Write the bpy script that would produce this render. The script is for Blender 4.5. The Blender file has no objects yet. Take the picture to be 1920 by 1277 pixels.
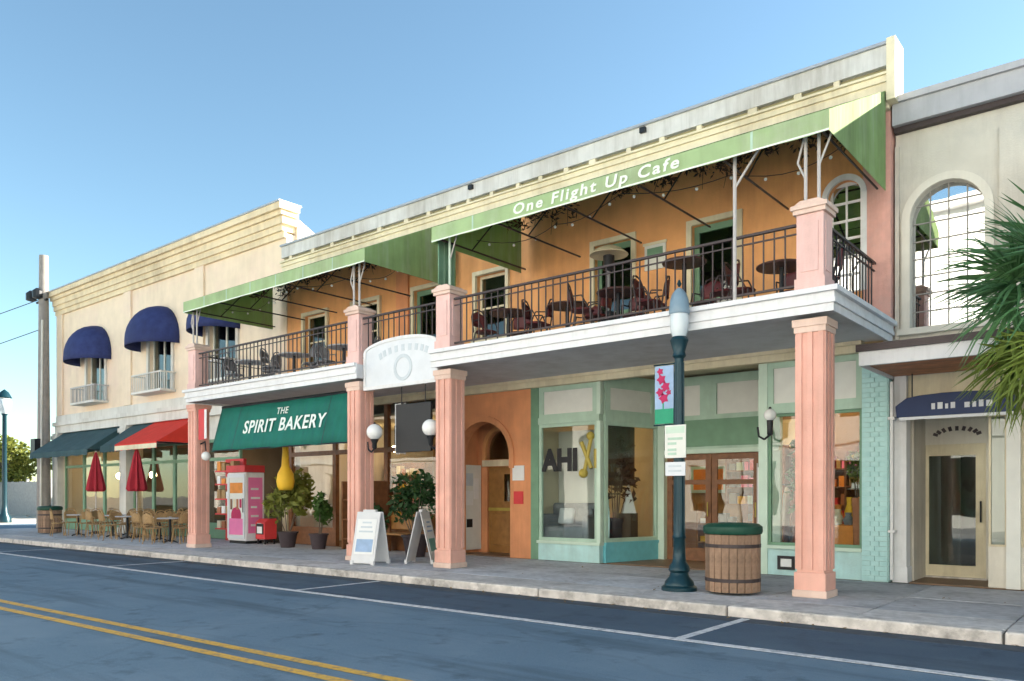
import bpy, bmesh, math, random
from mathutils import Vector, Matrix
random.seed(7)
R = math.radians
scn = bpy.context.scene
col = scn.collection

# ------------------------------------------------------------------ camera
cd = bpy.data.cameras.new('camera'); cam = bpy.data.objects.new('camera', cd); col.objects.link(cam)
cam.location = (0, 0, 1.4)
cam.rotation_euler = (R(90), 0, R(39.43))
cd.sensor_width = 36; cd.lens = 36 * 1496 / 1920
cd.shift_y = (928 - 638.5) / 1920
cd.clip_start = 0.05; cd.clip_end = 2000
scn.camera = cam

# ------------------------------------------------------------------ sky, sun, exposure
SUN_EL, SUN_AZ = R(24), R(38)          # azimuth from +Y towards +X: behind the building, to the right
w = bpy.data.worlds.new('World'); scn.world = w; w.use_nodes = True
nt = w.node_tree; bg = nt.nodes['Background']
sky = nt.nodes.new('ShaderNodeTexSky'); sky.sky_type = 'NISHITA'; sky.sun_disc = False
sky.sun_elevation = SUN_EL; sky.sun_rotation = SUN_AZ
sky.air_density = 1.0; sky.dust_density = 0.35; sky.ozone_density = 1.5; sky.altitude = 0
tn = nt.nodes.new('ShaderNodeMix'); tn.data_type = 'RGBA'; tn.blend_type = 'MULTIPLY'; tn.inputs['Factor'].default_value = 1; tn.inputs['B'].default_value = (.94, 1.07, 1.0, 1)
nt.links.new(sky.outputs[0], tn.inputs['A']); nt.links.new(tn.outputs['Result'], bg.inputs[0]); bg.inputs[1].default_value = 0.070
sd = bpy.data.lights.new('sun', 'SUN'); sun = bpy.data.objects.new('sun', sd); col.objects.link(sun)
sd.energy = 5.0; sd.angle = R(0.5); sd.color = (1.0, 0.92, 0.80)
dirv = Vector((math.sin(SUN_AZ) * math.cos(SUN_EL), math.cos(SUN_AZ) * math.cos(SUN_EL), math.sin(SUN_EL)))
sun.rotation_euler = dirv.to_track_quat('Z', 'Y').to_euler()
scn.view_settings.view_transform = 'Standard'; scn.view_settings.look = 'None'
scn.view_settings.exposure = 1.92; scn.view_settings.gamma = 1.0; scn.view_settings.use_curve_mapping = False
scn.render.engine = 'CYCLES'
scn.cycles.max_bounces = 5; scn.cycles.diffuse_bounces = 3; scn.cycles.glossy_bounces = 3; scn.cycles.transparent_max_bounces = 12
scn.cycles.sample_clamp_indirect = 6

# ------------------------------------------------------------------ materials
MATS = {}
def mat(name, c, rough=.65, var=.10, scale=3.0, bump=0.0, bscale=60, metal=0.0, stain=None, sscale=.6, samt=.5, rnd=0.0, grime=0.0, spec=.4, transl=0.0, emit=0.0, streak=False):
    if name in MATS: return MATS[name]
    m = bpy.data.materials.new(name); m.use_nodes = True; MATS[name] = m
    n = m.node_tree.nodes; L = m.node_tree.links
    b = n['Principled BSDF']; out = n['Material Output']
    b.inputs['Roughness'].default_value = rough; b.inputs['Metallic'].default_value = metal
    b.inputs['Specular IOR Level'].default_value = spec
    tc = n.new('ShaderNodeTexCoord')
    ns = n.new('ShaderNodeTexNoise'); ns.inputs['Scale'].default_value = scale; ns.inputs['Detail'].default_value = 6
    L.new(tc.outputs['Object'], ns.inputs['Vector'])
    mx = n.new('ShaderNodeMix'); mx.data_type = 'RGBA'
    mx.inputs['A'].default_value = (*[max(0, v * (1 - var * 1.8)) for v in c], 1)
    mx.inputs['B'].default_value = (*[min(1, v * (1 + var * 1.8)) for v in c], 1)
    L.new(ns.outputs['Fac'], mx.inputs['Factor'])
    last = mx.outputs['Result']
    if stain:
        n2 = n.new('ShaderNodeTexNoise'); n2.inputs['Scale'].default_value = sscale; n2.inputs['Detail'].default_value = 8; n2.inputs['Roughness'].default_value = .7
        if streak:
            mp = n.new('ShaderNodeMapping'); mp.inputs['Scale'].default_value = (6, 6, .5); L.new(tc.outputs['Object'], mp.inputs['Vector']); L.new(mp.outputs[0], n2.inputs['Vector'])
        else:
            L.new(tc.outputs['Object'], n2.inputs['Vector'])
        rp = n.new('ShaderNodeMapRange'); rp.inputs['From Min'].default_value = .48; rp.inputs['From Max'].default_value = .72; rp.inputs['To Max'].default_value = samt
        L.new(n2.outputs['Fac'], rp.inputs['Value'])
        m2 = n.new('ShaderNodeMix'); m2.data_type = 'RGBA'; L.new(rp.outputs[0], m2.inputs['Factor']); L.new(last, m2.inputs['A']); m2.inputs['B'].default_value = (*stain, 1)
        last = m2.outputs['Result']
    if grime:                                # rain streaks and dirt
        mp = n.new('ShaderNodeMapping'); mp.inputs['Scale'].default_value = (2.6, 2.6, .30); L.new(tc.outputs['Object'], mp.inputs['Vector'])
        ng = n.new('ShaderNodeTexNoise'); ng.inputs['Scale'].default_value = 1.0; ng.inputs['Detail'].default_value = 7; ng.inputs['Roughness'].default_value = .7; L.new(mp.outputs[0], ng.inputs['Vector'])
        nb = n.new('ShaderNodeTexNoise'); nb.inputs['Scale'].default_value = .45; nb.inputs['Detail'].default_value = 5; L.new(tc.outputs['Object'], nb.inputs['Vector'])
        ml = n.new('ShaderNodeMath'); ml.operation = 'MULTIPLY'; L.new(ng.outputs['Fac'], ml.inputs[0]); L.new(nb.outputs['Fac'], ml.inputs[1])
        rg = n.new('ShaderNodeMapRange'); rg.inputs['From Min'].default_value = .20; rg.inputs['From Max'].default_value = .42; rg.inputs['To Max'].default_value = grime; L.new(ml.outputs[0], rg.inputs['Value'])
        mg = n.new('ShaderNodeMix'); mg.data_type = 'RGBA'; mg.blend_type = 'MULTIPLY'; L.new(rg.outputs[0], mg.inputs['Factor']); L.new(last, mg.inputs['A']); mg.inputs['B'].default_value = (.52, .47, .42, 1); last = mg.outputs['Result']
    if rnd:
        oi = n.new('ShaderNodeObjectInfo'); hs = n.new('ShaderNodeHueSaturation')
        mr = n.new('ShaderNodeMapRange'); mr.inputs['To Min'].default_value = 1 - rnd; mr.inputs['To Max'].default_value = 1 + rnd
        L.new(oi.outputs['Random'], mr.inputs['Value']); L.new(mr.outputs[0], hs.inputs['Value']); L.new(last, hs.inputs['Color']); last = hs.outputs['Color']
    L.new(last, b.inputs['Base Color'])
    if bump:
        n3 = n.new('ShaderNodeTexNoise'); n3.inputs['Scale'].default_value = bscale; n3.inputs['Detail'].default_value = 4
        L.new(tc.outputs['Object'], n3.inputs['Vector'])
        bp = n.new('ShaderNodeBump'); bp.inputs['Strength'].default_value = bump; bp.inputs['Distance'].default_value = .02
        L.new(n3.outputs['Fac'], bp.inputs['Height']); L.new(bp.outputs[0], b.inputs['Normal'])
    if transl:
        tr = n.new('ShaderNodeBsdfTranslucent'); L.new(last, tr.inputs['Color'])
        ms = n.new('ShaderNodeMixShader'); ms.inputs[0].default_value = transl
        L.new(b.outputs[0], ms.inputs[1]); L.new(tr.outputs[0], ms.inputs[2]); L.new(ms.outputs[0], out.inputs['Surface'])
    if emit:
        b.inputs['Emission Color'].default_value = (*c, 1); b.inputs['Emission Strength'].default_value = emit
    return m

def glass(name, tint=(.9, .95, .93), mult=1.0, base=0.0):
    if name in MATS: return MATS[name]
    m = bpy.data.materials.new(name); m.use_nodes = True; MATS[name] = m
    n = m.node_tree.nodes; L = m.node_tree.links; n.remove(n['Principled BSDF'])
    t = n.new('ShaderNodeBsdfTransparent'); t.inputs[0].default_value = (*tint, 1)
    g = n.new('ShaderNodeBsdfGlossy'); g.inputs['Roughness'].default_value = .01; g.inputs['Color'].default_value = (1, 1, 1, 1)
    tc = n.new('ShaderNodeTexCoord'); ns = n.new('ShaderNodeTexNoise'); ns.inputs['Scale'].default_value = .9; L.new(tc.outputs['Object'], ns.inputs['Vector'])
    bp = n.new('ShaderNodeBump'); bp.inputs['Strength'].default_value = .04; bp.inputs['Distance'].default_value = .1; L.new(ns.outputs['Fac'], bp.inputs['Height'])
    L.new(bp.outputs[0], g.inputs['Normal'])
    lw = n.new('ShaderNodeLayerWeight'); lw.inputs['Blend'].default_value = .5        # Schlick reflectance of a pane, the same from both sides
    pw = n.new('ShaderNodeMath'); pw.operation = 'POWER'; pw.inputs[1].default_value = 5; L.new(lw.outputs['Facing'], pw.inputs[0])
    mu = n.new('ShaderNodeMath'); mu.operation = 'MULTIPLY_ADD'; mu.inputs[1].default_value = .96 * mult; mu.inputs[2].default_value = .04 * mult + base; mu.use_clamp = True; L.new(pw.outputs[0], mu.inputs[0])
    ms = n.new('ShaderNodeMixShader'); L.new(mu.outputs[0], ms.inputs[0]); L.new(t.outputs[0], ms.inputs[1]); L.new(g.outputs[0], ms.inputs[2])
    L.new(ms.outputs[0], n['Material Output'].inputs['Surface'])
    return m

M = dict(
 asphalt=mat('asphalt', (.082, .098, .122), .85, .25, 30, .5, 180, stain=(.12, .135, .155), sscale=.35, samt=.7),
 asphalt_park=mat('asphalt_park', (.055, .066, .086), .85, .25, 26, .5, 170, stain=(.03, .03, .034), sscale=.8, samt=.6),
 yellow_paint=mat('yellow_paint', (.62, .36, .06), .7, .2, 25, .2, 120, stain=(.14, .15, .16), sscale=11, samt=.95),
 white_paint_road=mat('white_paint_road', (.62, .63, .64), .7, .15, 25, .2, 120, stain=(.13, .16, .20), sscale=11, samt=.95),
 concrete=mat('concrete', (.50, .505, .525), .85, .22, 9, .4, 90, stain=(.17, .17, .18), sscale=1.3, samt=.75, rnd=.14),
 kerb=mat('kerb', (.58, .54, .50), .85, .28, 7, .5, 60, stain=(.13, .12, .11), sscale=2.6, samt=.85, rnd=.10),
 concrete_light=mat('concrete_light', (.56, .53, .51), .85, .22, 9, .4, 90, stain=(.24, .22, .21), sscale=1.5, samt=.75, rnd=.12),
 joint=mat('joint', (.12, .115, .11), .95, .2, 20),
 soil=mat('soil', (.22, .21, .19), .95, .2, 2, .4, 20),
 pink=mat('pink', (.80, .44, .35), .7, .08, 4, .25, 45, stain=(.64, .36, .29), sscale=1.2, samt=.5, grime=0.55),
 pink_light=mat('pink_light', (.80, .52, .47), .7, .08, 5, .2, 45, stain=(.70, .48, .44), sscale=2, samt=.4, grime=0.6),
 pink_cap=mat('pink_cap', (.74, .55, .46), .7, .08, 5, .15, 45, grime=0.55),
 orange=mat('orange', (.88, .41, .16), .7, .12, 2.5, .3, 35, stain=(.78, .40, .18), sscale=.9, samt=.5, grime=0.55),
 orange_low=mat('orange_low', (.78, .33, .15), .7, .10, 3, .3, 40, stain=(.62, .28, .13), sscale=1, samt=.5, grime=0.6),
 salmon=mat('salmon', (.74, .40, .33), .75, .12, 5, .35, 40, stain=(.60, .42, .38), sscale=1.5, samt=.6, grime=0.7),
 white=mat('white', (.80, .80, .80), .55, .05, 5, .1, 50, stain=(.58, .58, .57), sscale=1.4, samt=.5, grime=0.5),
 white_old=mat('white_old', (.76, .765, .775), .65, .06, 5, .15, 50, stain=(.60, .60, .60), sscale=1.2, samt=.5, streak=True, grime=0.15),
 parapet=mat('parapet', (.64, .63, .60), .7, .08, 4, .2, 40, stain=(.42, .41, .38), sscale=1.0, samt=.6, streak=True, grime=0.8),
 flashing=mat('flashing', (.38, .40, .43), .5, .1, 4, metal=.3),
 cream=mat('cream', (.78, .70, .50), .7, .08, 4, .2, 40, stain=(.60, .52, .34), sscale=1.5, samt=.5, grime=0.7),
 olive_shade=mat('olive_shade', (.30, .27, .14), .8, .15, 5),
 soffit=mat('soffit', (.62, .61, .62), .8, .06, 3, .15, 30, stain=(.50, .49, .49), sscale=.7, samt=.5, grime=0.5),
 green_canvas=mat('green_canvas', (.37, .53, .21), .8, .14, 3, .3, 120, stain=(.52, .60, .40), sscale=.7, samt=.75, transl=.38, streak=True, grime=0.7),
 green_valance=mat('green_valance', (.38, .52, .26), .8, .12, 3, .3, 120, stain=(.50, .57, .40), sscale=.9, samt=.7, transl=.10, grime=0.6),
 bakery_green=mat('bakery_green', (.008, .17, .125), .75, .12, 3, .3, 120, stain=(.01, .12, .13), sscale=1.2, samt=.6, transl=.1, streak=True, grime=0.5),
 navy=mat('navy', (.022, .034, .13), .8, .15, 4, .3, 100, stain=(.05, .07, .20), sscale=2, samt=.4, grime=0.5),
 dark_teal=mat('dark_teal', (.030, .075, .085), .8, .15, 4, .3, 100, stain=(.09, .14, .15), sscale=1.5, samt=.5, grime=0.5),
 umbrella_red=mat('umbrella_red', (.40, .025, .04), .8, .15, 6, .2, 100), red_canvas=mat('red_canvas', (.78, .05, .03), .8, .1, 4, .2, 100, transl=.15),
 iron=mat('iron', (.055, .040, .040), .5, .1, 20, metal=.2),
 iron_dark=mat('iron_dark', (.02, .022, .026), .45, .1, 20, metal=.3),
 pole_grey=mat('pole_grey', (.50, .47, .45), .6, .1, 10),
 teal=mat('teal', (.48, .72, .70), .6, .10, 6, .25, 60, stain=(.48, .66, .60), sscale=2, samt=.5, grime=0.5),
 teal_blue=mat('teal_blue', (.16, .50, .56), .6, .12, 6, .2, 60, stain=(.22, .5, .52), sscale=2, samt=.5),
 sage=mat('sage', (.44, .60, .48), .6, .08, 5, .15, 60, grime=0.4),
 sage_dark=mat('sage_dark', (.17, .31, .20), .6, .1, 5, .15, 60),
 sage_light=mat('sage_light', (.55, .68, .56), .6, .06, 5, .1, 60),
 panel_white=mat('panel_white', (.72, .72, .66), .6, .05, 5, .1, 60),
 brick_teal=None,
 beige=mat('beige', (.66, .62, .53), .8, .07, 3, .25, 40, stain=(.46, .45, .42), sscale=.8, samt=.5, grime=0.7),
 beige_trim=mat('beige_trim', (.74, .70, .60), .7, .06, 4, .15, 40, grime=0.5),
 grey_roof=mat('grey_roof', (.44, .44, .46), .6, .1, 4, .1, 30, stain=(.30, .30, .32), sscale=1, samt=.5, streak=True),
 left_wall=mat('left_wall', (.85, .69, .51), .8, .07, 2.5, .25, 35, stain=(.82, .60, .50), sscale=.5, samt=.6, grime=0.22),
 left_trim=mat('left_trim', (.80, .66, .44), .75, .06, 4, .15, 40, stain=(.66, .52, .34), sscale=1.5, samt=.5, grime=0.6),
 left_white=mat('left_white', (.72, .70, .64), .7, .07, 4, .15, 40, stain=(.55, .53, .49), sscale=1, samt=.5, grime=0.7),
 wood=mat('wood', (.20, .085, .035), .5, .3, 8, .2, 60),
 wood_soffit=mat('wood_soffit', (.42, .17, .08), .6, .3, 6, .2, 60, rnd=.2),
 wood_door=mat('wood_door', (.30, .14, .035), .45, .25, 7, .15, 60),
 slat_wood=mat('slat_wood', (.27, .17, .11), .75, .3, 14, .35, 60, rnd=.25),
 lamp_green=mat('lamp_green', (.008, .040, .055), .35, .1, 20, metal=.2),
 bin_green=mat('bin_green', (.008, .060, .036), .5, .1, 10),
 glass=glass('glass', (.94,.97,.96), 1.0), glass_sky=glass('glass_sky', (.45, .48, .5), 1.2, .55), glass_dark=glass('glass_dark', (.75, .8, .78), 1.2),
 globe=mat('globe', (.85, .85, .82), .25, .02, 3, spec=.5),
 lamp_glass=mat('lamp_glass', (.62, .68, .70), .2, .04, 3, spec=.6),
 lamp_cap_blue=mat('lamp_cap_blue', (.20,.29,.36), .35, .08, 10), vine=mat('vine', (.075,.040,.024), .8, .3, 6),
 kerb_shade=mat('kerb_shade', (.060,.075,.095), .9, .3, 8, .4, 60, stain=(.025,.028,.032), sscale=2, samt=.8), litter=mat('litter', (.20,.13,.055), .9, .4, 30),
 muntin=mat('muntin', (.30,.28,.25), .6, .1, 6),
 black=mat('black', (.012, .012, .014), .5, .1, 6),
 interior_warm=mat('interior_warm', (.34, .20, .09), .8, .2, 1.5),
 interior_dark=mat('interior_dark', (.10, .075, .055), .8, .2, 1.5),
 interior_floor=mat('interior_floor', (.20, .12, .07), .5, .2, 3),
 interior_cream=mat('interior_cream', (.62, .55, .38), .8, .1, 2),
 bulb=mat('bulb', (1.0, .68, .35), .5, 0, 1, emit=24),
 red=mat('red', (.62, .045, .05), .6, .12, 5), pinkposter=mat('pinkposter', (.80, .20, .42), .5, .1, 3),
 yellow=mat('yellow', (.80, .48, .03), .6, .1, 4), cloth_orange=mat('cloth_orange', (.75, .28, .06), .8, .15, 5),
 sofa=mat('sofa', (.20, .22, .24), .85, .15, 6, .2, 80), gold=mat('gold', (.42, .33, .06), .5, .2, 10),
 lettering=mat('lettering', (.80, .86, .80), .6, .04, 8), lettering_pale=mat('lettering_pale', (.78, .84, .72), .6, .04, 8),
 paper=mat('paper', (.78, .78, .76), .7, .04, 8), sign_grey=mat('sign_grey', (.55, .60, .63), .6, .08, 6), sign_pale=mat('sign_pale', (.70, .72, .74), .6, .06, 4, stain=(.60, .64, .68), sscale=1.2, samt=.6),
 board=mat('board', (.66, .66, .66), .6, .06, 5), board_blue=mat('board_blue', (.30, .42, .60), .6, .15, 6), board_green=mat('board_green', (.16, .40, .34), .6, .15, 6),
 blue_sign=mat('blue_sign', (.006, .024, .095), .5, .1, 5), sign_green=mat('sign_green', (.02, .30, .16), .6, .1, 5), magenta=mat('magenta', (.46, .02, .10), .7, .1, 6),
 terracotta=mat('terracotta', (.40, .16, .08), .8, .12, 6), planter_dark=mat('planter_dark', (.05, .035, .04), .7, .1, 6),
 wicker=mat('wicker', (.38, .24, .11), .8, .25, 30, .4, 90, rnd=.15), chair_red=mat('chair_red', (.13, .028, .03), .5, .15, 10, rnd=.2), chair_grey=mat('chair_grey', (.22, .22, .235), .55, .15, 10, rnd=.2),
 table_top=mat('table_top', (.09, .045, .04), .4, .15, 10), table_pale=mat('table_pale', (.52, .52, .54), .4, .1, 10),
 leaf=mat('leaf', (.07, .15, .028), .6, .3, 3, transl=.3, rnd=.12), leaf_yellow=mat('leaf_yellow', (.20, .22, .04), .6, .3, 3, transl=.3), leaf_dark=mat('leaf_dark', (.03, .085, .025), .6, .3, 3, transl=.25),
 palm=mat('palm', (.085, .20, .075), .45, .25, 3, transl=.25, rnd=.2), palm_old=mat('palm_old', (.20, .27, .05), .6, .25, 3, transl=.3, rnd=.25),
 bark=mat('bark', (.14, .11, .085), .9, .3, 8, .6, 25), palm_bark=mat('palm_bark', (.20, .16, .12), .9, .3, 8, .6, 18),
 pole_wood=mat('pole_wood', (.30, .27, .245), .85, .15, 5, .3, 30), car_white=mat('car_white', (.78, .79, .80), .25, .02, 3, spec=.6), tyre=mat('tyre', (.02, .02, .02), .8),
 fence_grey=mat('fence_grey', (.34, .34, .33), .8, .15, 6), facade_cream=mat('facade_cream', (.80, .76, .68), .8, .06, 1.5, .2, 30), facade_white=mat('facade_white', (.82, .80, .76), .8, .06, 1.5, .2, 30), facade_peach=mat('facade_peach', (.78, .70, .62), .8, .06, 1.5, .2, 30),
 sunwall=mat('sunwall', (.60, .55, .46), .8, .1, 1.5),
)
def asphalt_mat(name,c0,c1,patch):
    m=bpy.data.materials.new(name); m.use_nodes=True; n=m.node_tree.nodes; L=m.node_tree.links; b=n['Principled BSDF']; b.inputs['Roughness'].default_value=.8; b.inputs['Specular IOR Level'].default_value=.35
    tc=n.new('ShaderNodeTexCoord')
    def noise(sc,det=6,map_=None):
        q=n.new('ShaderNodeTexNoise'); q.inputs['Scale'].default_value=sc; q.inputs['Detail'].default_value=det; q.inputs['Roughness'].default_value=.65
        if map_:
            mp=n.new('ShaderNodeMapping'); mp.inputs['Scale'].default_value=map_; L.new(tc.outputs['Object'],mp.inputs['Vector']); L.new(mp.outputs[0],q.inputs['Vector'])
        else: L.new(tc.outputs['Object'],q.inputs['Vector'])
        return q.outputs['Fac']
    def mixc(f,a,bc,lo,hi,amt):
        r=n.new('ShaderNodeMapRange'); r.inputs['From Min'].default_value=lo; r.inputs['From Max'].default_value=hi; r.inputs['To Max'].default_value=amt; L.new(f,r.inputs['Value'])
        x=n.new('ShaderNodeMix'); x.data_type='RGBA'; L.new(r.outputs[0],x.inputs['Factor'])
        if isinstance(a,tuple): x.inputs['A'].default_value=(*a,1)
        else: L.new(a,x.inputs['A'])
        x.inputs['B'].default_value=(*bc,1); return x.outputs['Result']
    k=mixc(noise(90,3),c0,c1,.3,.7,1.0)
    k=mixc(noise(.5,8),k,patch,.45,.65,.85)                       # worn lighter areas
    k=mixc(noise(.6,7,(.25,2.2,1)),k,tuple(v*.55 for v in c0),.50,.70,.85)   # long oil and tyre streaks along the street
    k=mixc(noise(2.3,6),k,tuple(v*.5 for v in c0),.56,.72,.7)   # blotches
    vo=n.new('ShaderNodeTexVoronoi'); vo.feature='DISTANCE_TO_EDGE'; vo.inputs['Scale'].default_value=.38
    wn=n.new('ShaderNodeTexNoise'); wn.inputs['Scale'].default_value=1.2; wn.inputs['Detail'].default_value=5; L.new(tc.outputs['Object'],wn.inputs['Vector'])
    ad=n.new('ShaderNodeMix'); ad.data_type='VECTOR'; ad.inputs['Factor'].default_value=.35; L.new(tc.outputs['Object'],ad.inputs['A']); L.new(wn.outputs['Color'],ad.inputs['B']); L.new(ad.outputs['Result'],vo.inputs['Vector'])
    r=n.new('ShaderNodeMapRange'); r.inputs['From Min'].default_value=.004; r.inputs['From Max'].default_value=.012; r.inputs['To Min'].default_value=.10; r.inputs['To Max'].default_value=0; L.new(vo.outputs['Distance'],r.inputs['Value'])
    x=n.new('ShaderNodeMix'); x.data_type='RGBA'; L.new(r.outputs[0],x.inputs['Factor']); L.new(k,x.inputs['A']); x.inputs['B'].default_value=(.02,.022,.026,1)
    L.new(x.outputs['Result'],b.inputs['Base Color'])
    bp=n.new('ShaderNodeBump'); bp.inputs['Strength'].default_value=.6; bp.inputs['Distance'].default_value=.01; L.new(noise(160,2),bp.inputs['Height']); L.new(bp.outputs[0],b.inputs['Normal'])
    return m
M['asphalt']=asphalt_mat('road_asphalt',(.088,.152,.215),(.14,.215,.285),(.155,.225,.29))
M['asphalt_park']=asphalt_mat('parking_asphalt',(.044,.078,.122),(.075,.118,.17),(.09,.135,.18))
def brick_mat():
    m = bpy.data.materials.new('brick_teal'); m.use_nodes = True
    n = m.node_tree.nodes; L = m.node_tree.links; b = n['Principled BSDF']; b.inputs['Roughness'].default_value = .65
    tc = n.new('ShaderNodeTexCoord'); ns = n.new('ShaderNodeTexNoise'); ns.inputs['Scale'].default_value = 9; ns.inputs['Detail'].default_value = 6; L.new(tc.outputs['Object'], ns.inputs['Vector'])
    mx = n.new('ShaderNodeMix'); mx.data_type = 'RGBA'; mx.inputs['A'].default_value = (.30, .56, .54, 1); mx.inputs['B'].default_value = (.55, .78, .75, 1)
    L.new(ns.outputs['Fac'], mx.inputs['Factor']); L.new(mx.outputs['Result'], b.inputs['Base Color'])
    return m
M['brick_teal'] = brick_mat()

# ------------------------------------------------------------------ mesh helpers
class MB:
    def __init__(s): s.v = []; s.f = []
    def add(s, vs, fs):
        o = len(s.v); s.v += [tuple(p) for p in vs]; s.f += [tuple(i + o for i in f) for f in fs]; return s
    def box(s, x0, x1, y0, y1, z0, z1):
        v = [(x0,y0,z0),(x1,y0,z0),(x1,y1,z0),(x0,y1,z0),(x0,y0,z1),(x1,y0,z1),(x1,y1,z1),(x0,y1,z1)]
        return s.add(v, [(3,2,1,0),(4,5,6,7),(0,1,5,4),(1,2,6,5),(2,3,7,6),(3,0,4,7)])
    def obox(s, c, size, rz=0, rx=0, ry=0):
        m = Matrix.Translation(c) @ Matrix.Rotation(rz,4,'Z') @ Matrix.Rotation(ry,4,'Y') @ Matrix.Rotation(rx,4,'X')
        a, b, d = [q/2 for q in size]; o = len(s.v)
        s.box(-a,a,-b,b,-d,d)
        for i in range(o, len(s.v)): s.v[i] = tuple(m @ Vector(s.v[i]))
        return s
    def bar(s, p0, p1, wx, wz):           # rectangular bar between two points
        p0 = Vector(p0); p1 = Vector(p1); d = p1 - p0; L = d.length; q = d.to_track_quat('Y','Z').to_matrix().to_4x4()
        m = Matrix.Translation((p0+p1)/2) @ q; o = len(s.v); s.box(-wx/2,wx/2,-L/2,L/2,-wz/2,wz/2)
        for i in range(o, len(s.v)): s.v[i] = tuple(m @ Vector(s.v[i]))
        return s
    def tube(s, p0, p1, r0, r1=None, n=8, caps=True):
        r1 = r0 if r1 is None else r1
        p0 = Vector(p0); p1 = Vector(p1); q = (p1-p0).to_track_quat('Z','Y').to_matrix(); vs = []
        for p, r in ((p0,r0),(p1,r1)):
            for i in range(n):
                a = 2*math.pi*i/n; vs.append(p + q @ Vector((r*math.cos(a), r*math.sin(a), 0)))
        fs = [(i,(i+1)%n,n+(i+1)%n,n+i) for i in range(n)]
        if caps: fs += [tuple(range(n-1,-1,-1)), tuple(range(n,2*n))]
        return s.add(vs, fs)
    def path(s, pts, r, n=6):
        for a, b in zip(pts, pts[1:]): s.tube(a, b, r, n=n)
        return s
    def lathe(s, prof, c=(0,0,0), n=20, a0=0, a1=2*math.pi):
        closed = abs(a1-a0-2*math.pi) < 1e-6; m = n if closed else n+1; vs = []
        for r, z in prof:
            for i in range(m):
                a = a0+(a1-a0)*i/n; vs.append((c[0]+r*math.cos(a), c[1]+r*math.sin(a), c[2]+z))
        fs = []
        for k in range(len(prof)-1):
            for i in range(n):
                j = (i+1)%m if closed else i+1
                fs.append((k*m+i, k*m+j, (k+1)*m+j, (k+1)*m+i))
        return s.add(vs, fs)
    def prism(s, poly, axis, a0, a1):     # poly in the two other axes, extruded along axis
        def P(u, v, a): return {'x':(a,u,v),'y':(u,a,v),'z':(u,v,a)}[axis]
        n = len(poly); vs = [P(u,v,a0) for u,v in poly]+[P(u,v,a1) for u,v in poly]
        return s.add(vs, [tuple(range(n)), tuple(range(2*n-1,n-1,-1))]+[(i,n+i,n+(i+1)%n,(i+1)%n) for i in range(n)])
    def quad(s, a, b, c, d): return s.add([a,b,c,d], [(0,1,2,3)])
    def wall(s, x0, x1, z0, z1, y0, y1, holes=()):   # wall in XZ with rectangular holes (hx0,hx1,hz0,hz1)
        xs = sorted({x0,x1,*[h[0] for h in holes],*[h[1] for h in holes]}); zs = sorted({z0,z1,*[h[2] for h in holes],*[h[3] for h in holes]})
        def solid(i, k):
            if i < 0 or k < 0 or i >= len(xs)-1 or k >= len(zs)-1: return False
            cx, cz = (xs[i]+xs[i+1])/2, (zs[k]+zs[k+1])/2
            return not any(h[0]<cx<h[1] and h[2]<cz<h[3] for h in holes)
        for i in range(len(xs)-1):
            for k in range(len(zs)-1):
                if not solid(i,k): continue
                a,b,c,d = xs[i],xs[i+1],zs[k],zs[k+1]
                s.quad((a,y0,c),(b,y0,c),(b,y0,d),(a,y0,d)); s.quad((b,y1,c),(a,y1,c),(a,y1,d),(b,y1,d))
                if not solid(i-1,k): s.quad((a,y1,c),(a,y0,c),(a,y0,d),(a,y1,d))
                if not solid(i+1,k): s.quad((b,y0,c),(b,y1,c),(b,y1,d),(b,y0,d))
                if not solid(i,k-1): s.quad((a,y1,c),(b,y1,c),(b,y0,c),(a,y0,c))
                if not solid(i,k+1): s.quad((a,y0,d),(b,y0,d),(b,y1,d),(a,y1,d))
        return s
    def spandrel(s, x0, x1, zs, zt, y0, y1, n=14):   # fills between a semi-elliptic arch and the rectangle above it
        cx = (x0+x1)/2; a = (x1-x0)/2; b = zt-zs
        for i in range(n):
            t0 = math.pi*i/n; t1 = math.pi*(i+1)/n
            u0,w0 = cx-a*math.cos(t0), zs+b*math.sin(t0); u1,w1 = cx-a*math.cos(t1), zs+b*math.sin(t1)
            s.quad((u0,y0,w0),(u1,y0,w1),(u1,y0,zt),(u0,y0,zt)); s.quad((u1,y1,w1),(u0,y1,w0),(u0,y1,zt),(u1,y1,zt))
            s.quad((u0,y1,w0),(u1,y1,w1),(u1,y0,w1),(u0,y0,w0))
        return s
    def arch(s, x0, x1, zs, zt, y0, y1, wd, n=16):   # arched moulding of width wd outside the opening
        cx = (x0+x1)/2; a = (x1-x0)/2; b = zt-zs
        for i in range(n):
            t0 = math.pi*i/n; t1 = math.pi*(i+1)/n
            p = [(cx-(a+q)*math.cos(t), zs+(b+q)*math.sin(t)) for t,q in ((t0,0),(t0,wd),(t1,wd),(t1,0))]
            s.prism(p, 'y', y0, y1)
        return s
    def sphere(s, c, r, n=14, m=8, sz=1):
        return s.lathe([(max(1e-4, r*math.sin(math.pi*k/m)), -r*sz*math.cos(math.pi*k/m)) for k in range(m+1)], c, n)
    def build(s, name, m, parent=None, smooth=False, bevel=0, solid=0):
        me = bpy.data.meshes.new(name); me.from_pydata(s.v, [], s.f)
        bm = bmesh.new(); bm.from_mesh(me); bmesh.ops.remove_doubles(bm, verts=bm.verts, dist=1e-5); bmesh.ops.recalc_face_normals(bm, faces=bm.faces); bm.to_mesh(me); bm.free()
        if smooth: me.polygons.foreach_set('use_smooth', [True]*len(me.polygons))
        me.materials.append(M[m] if isinstance(m, str) else m)
        o = bpy.data.objects.new(name, me); col.objects.link(o)
        if parent:
            o.parent = parent; t = Vector((0,0,0)); p = parent
            while p: t += p.location; p = p.parent
            o.location = -t
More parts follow.
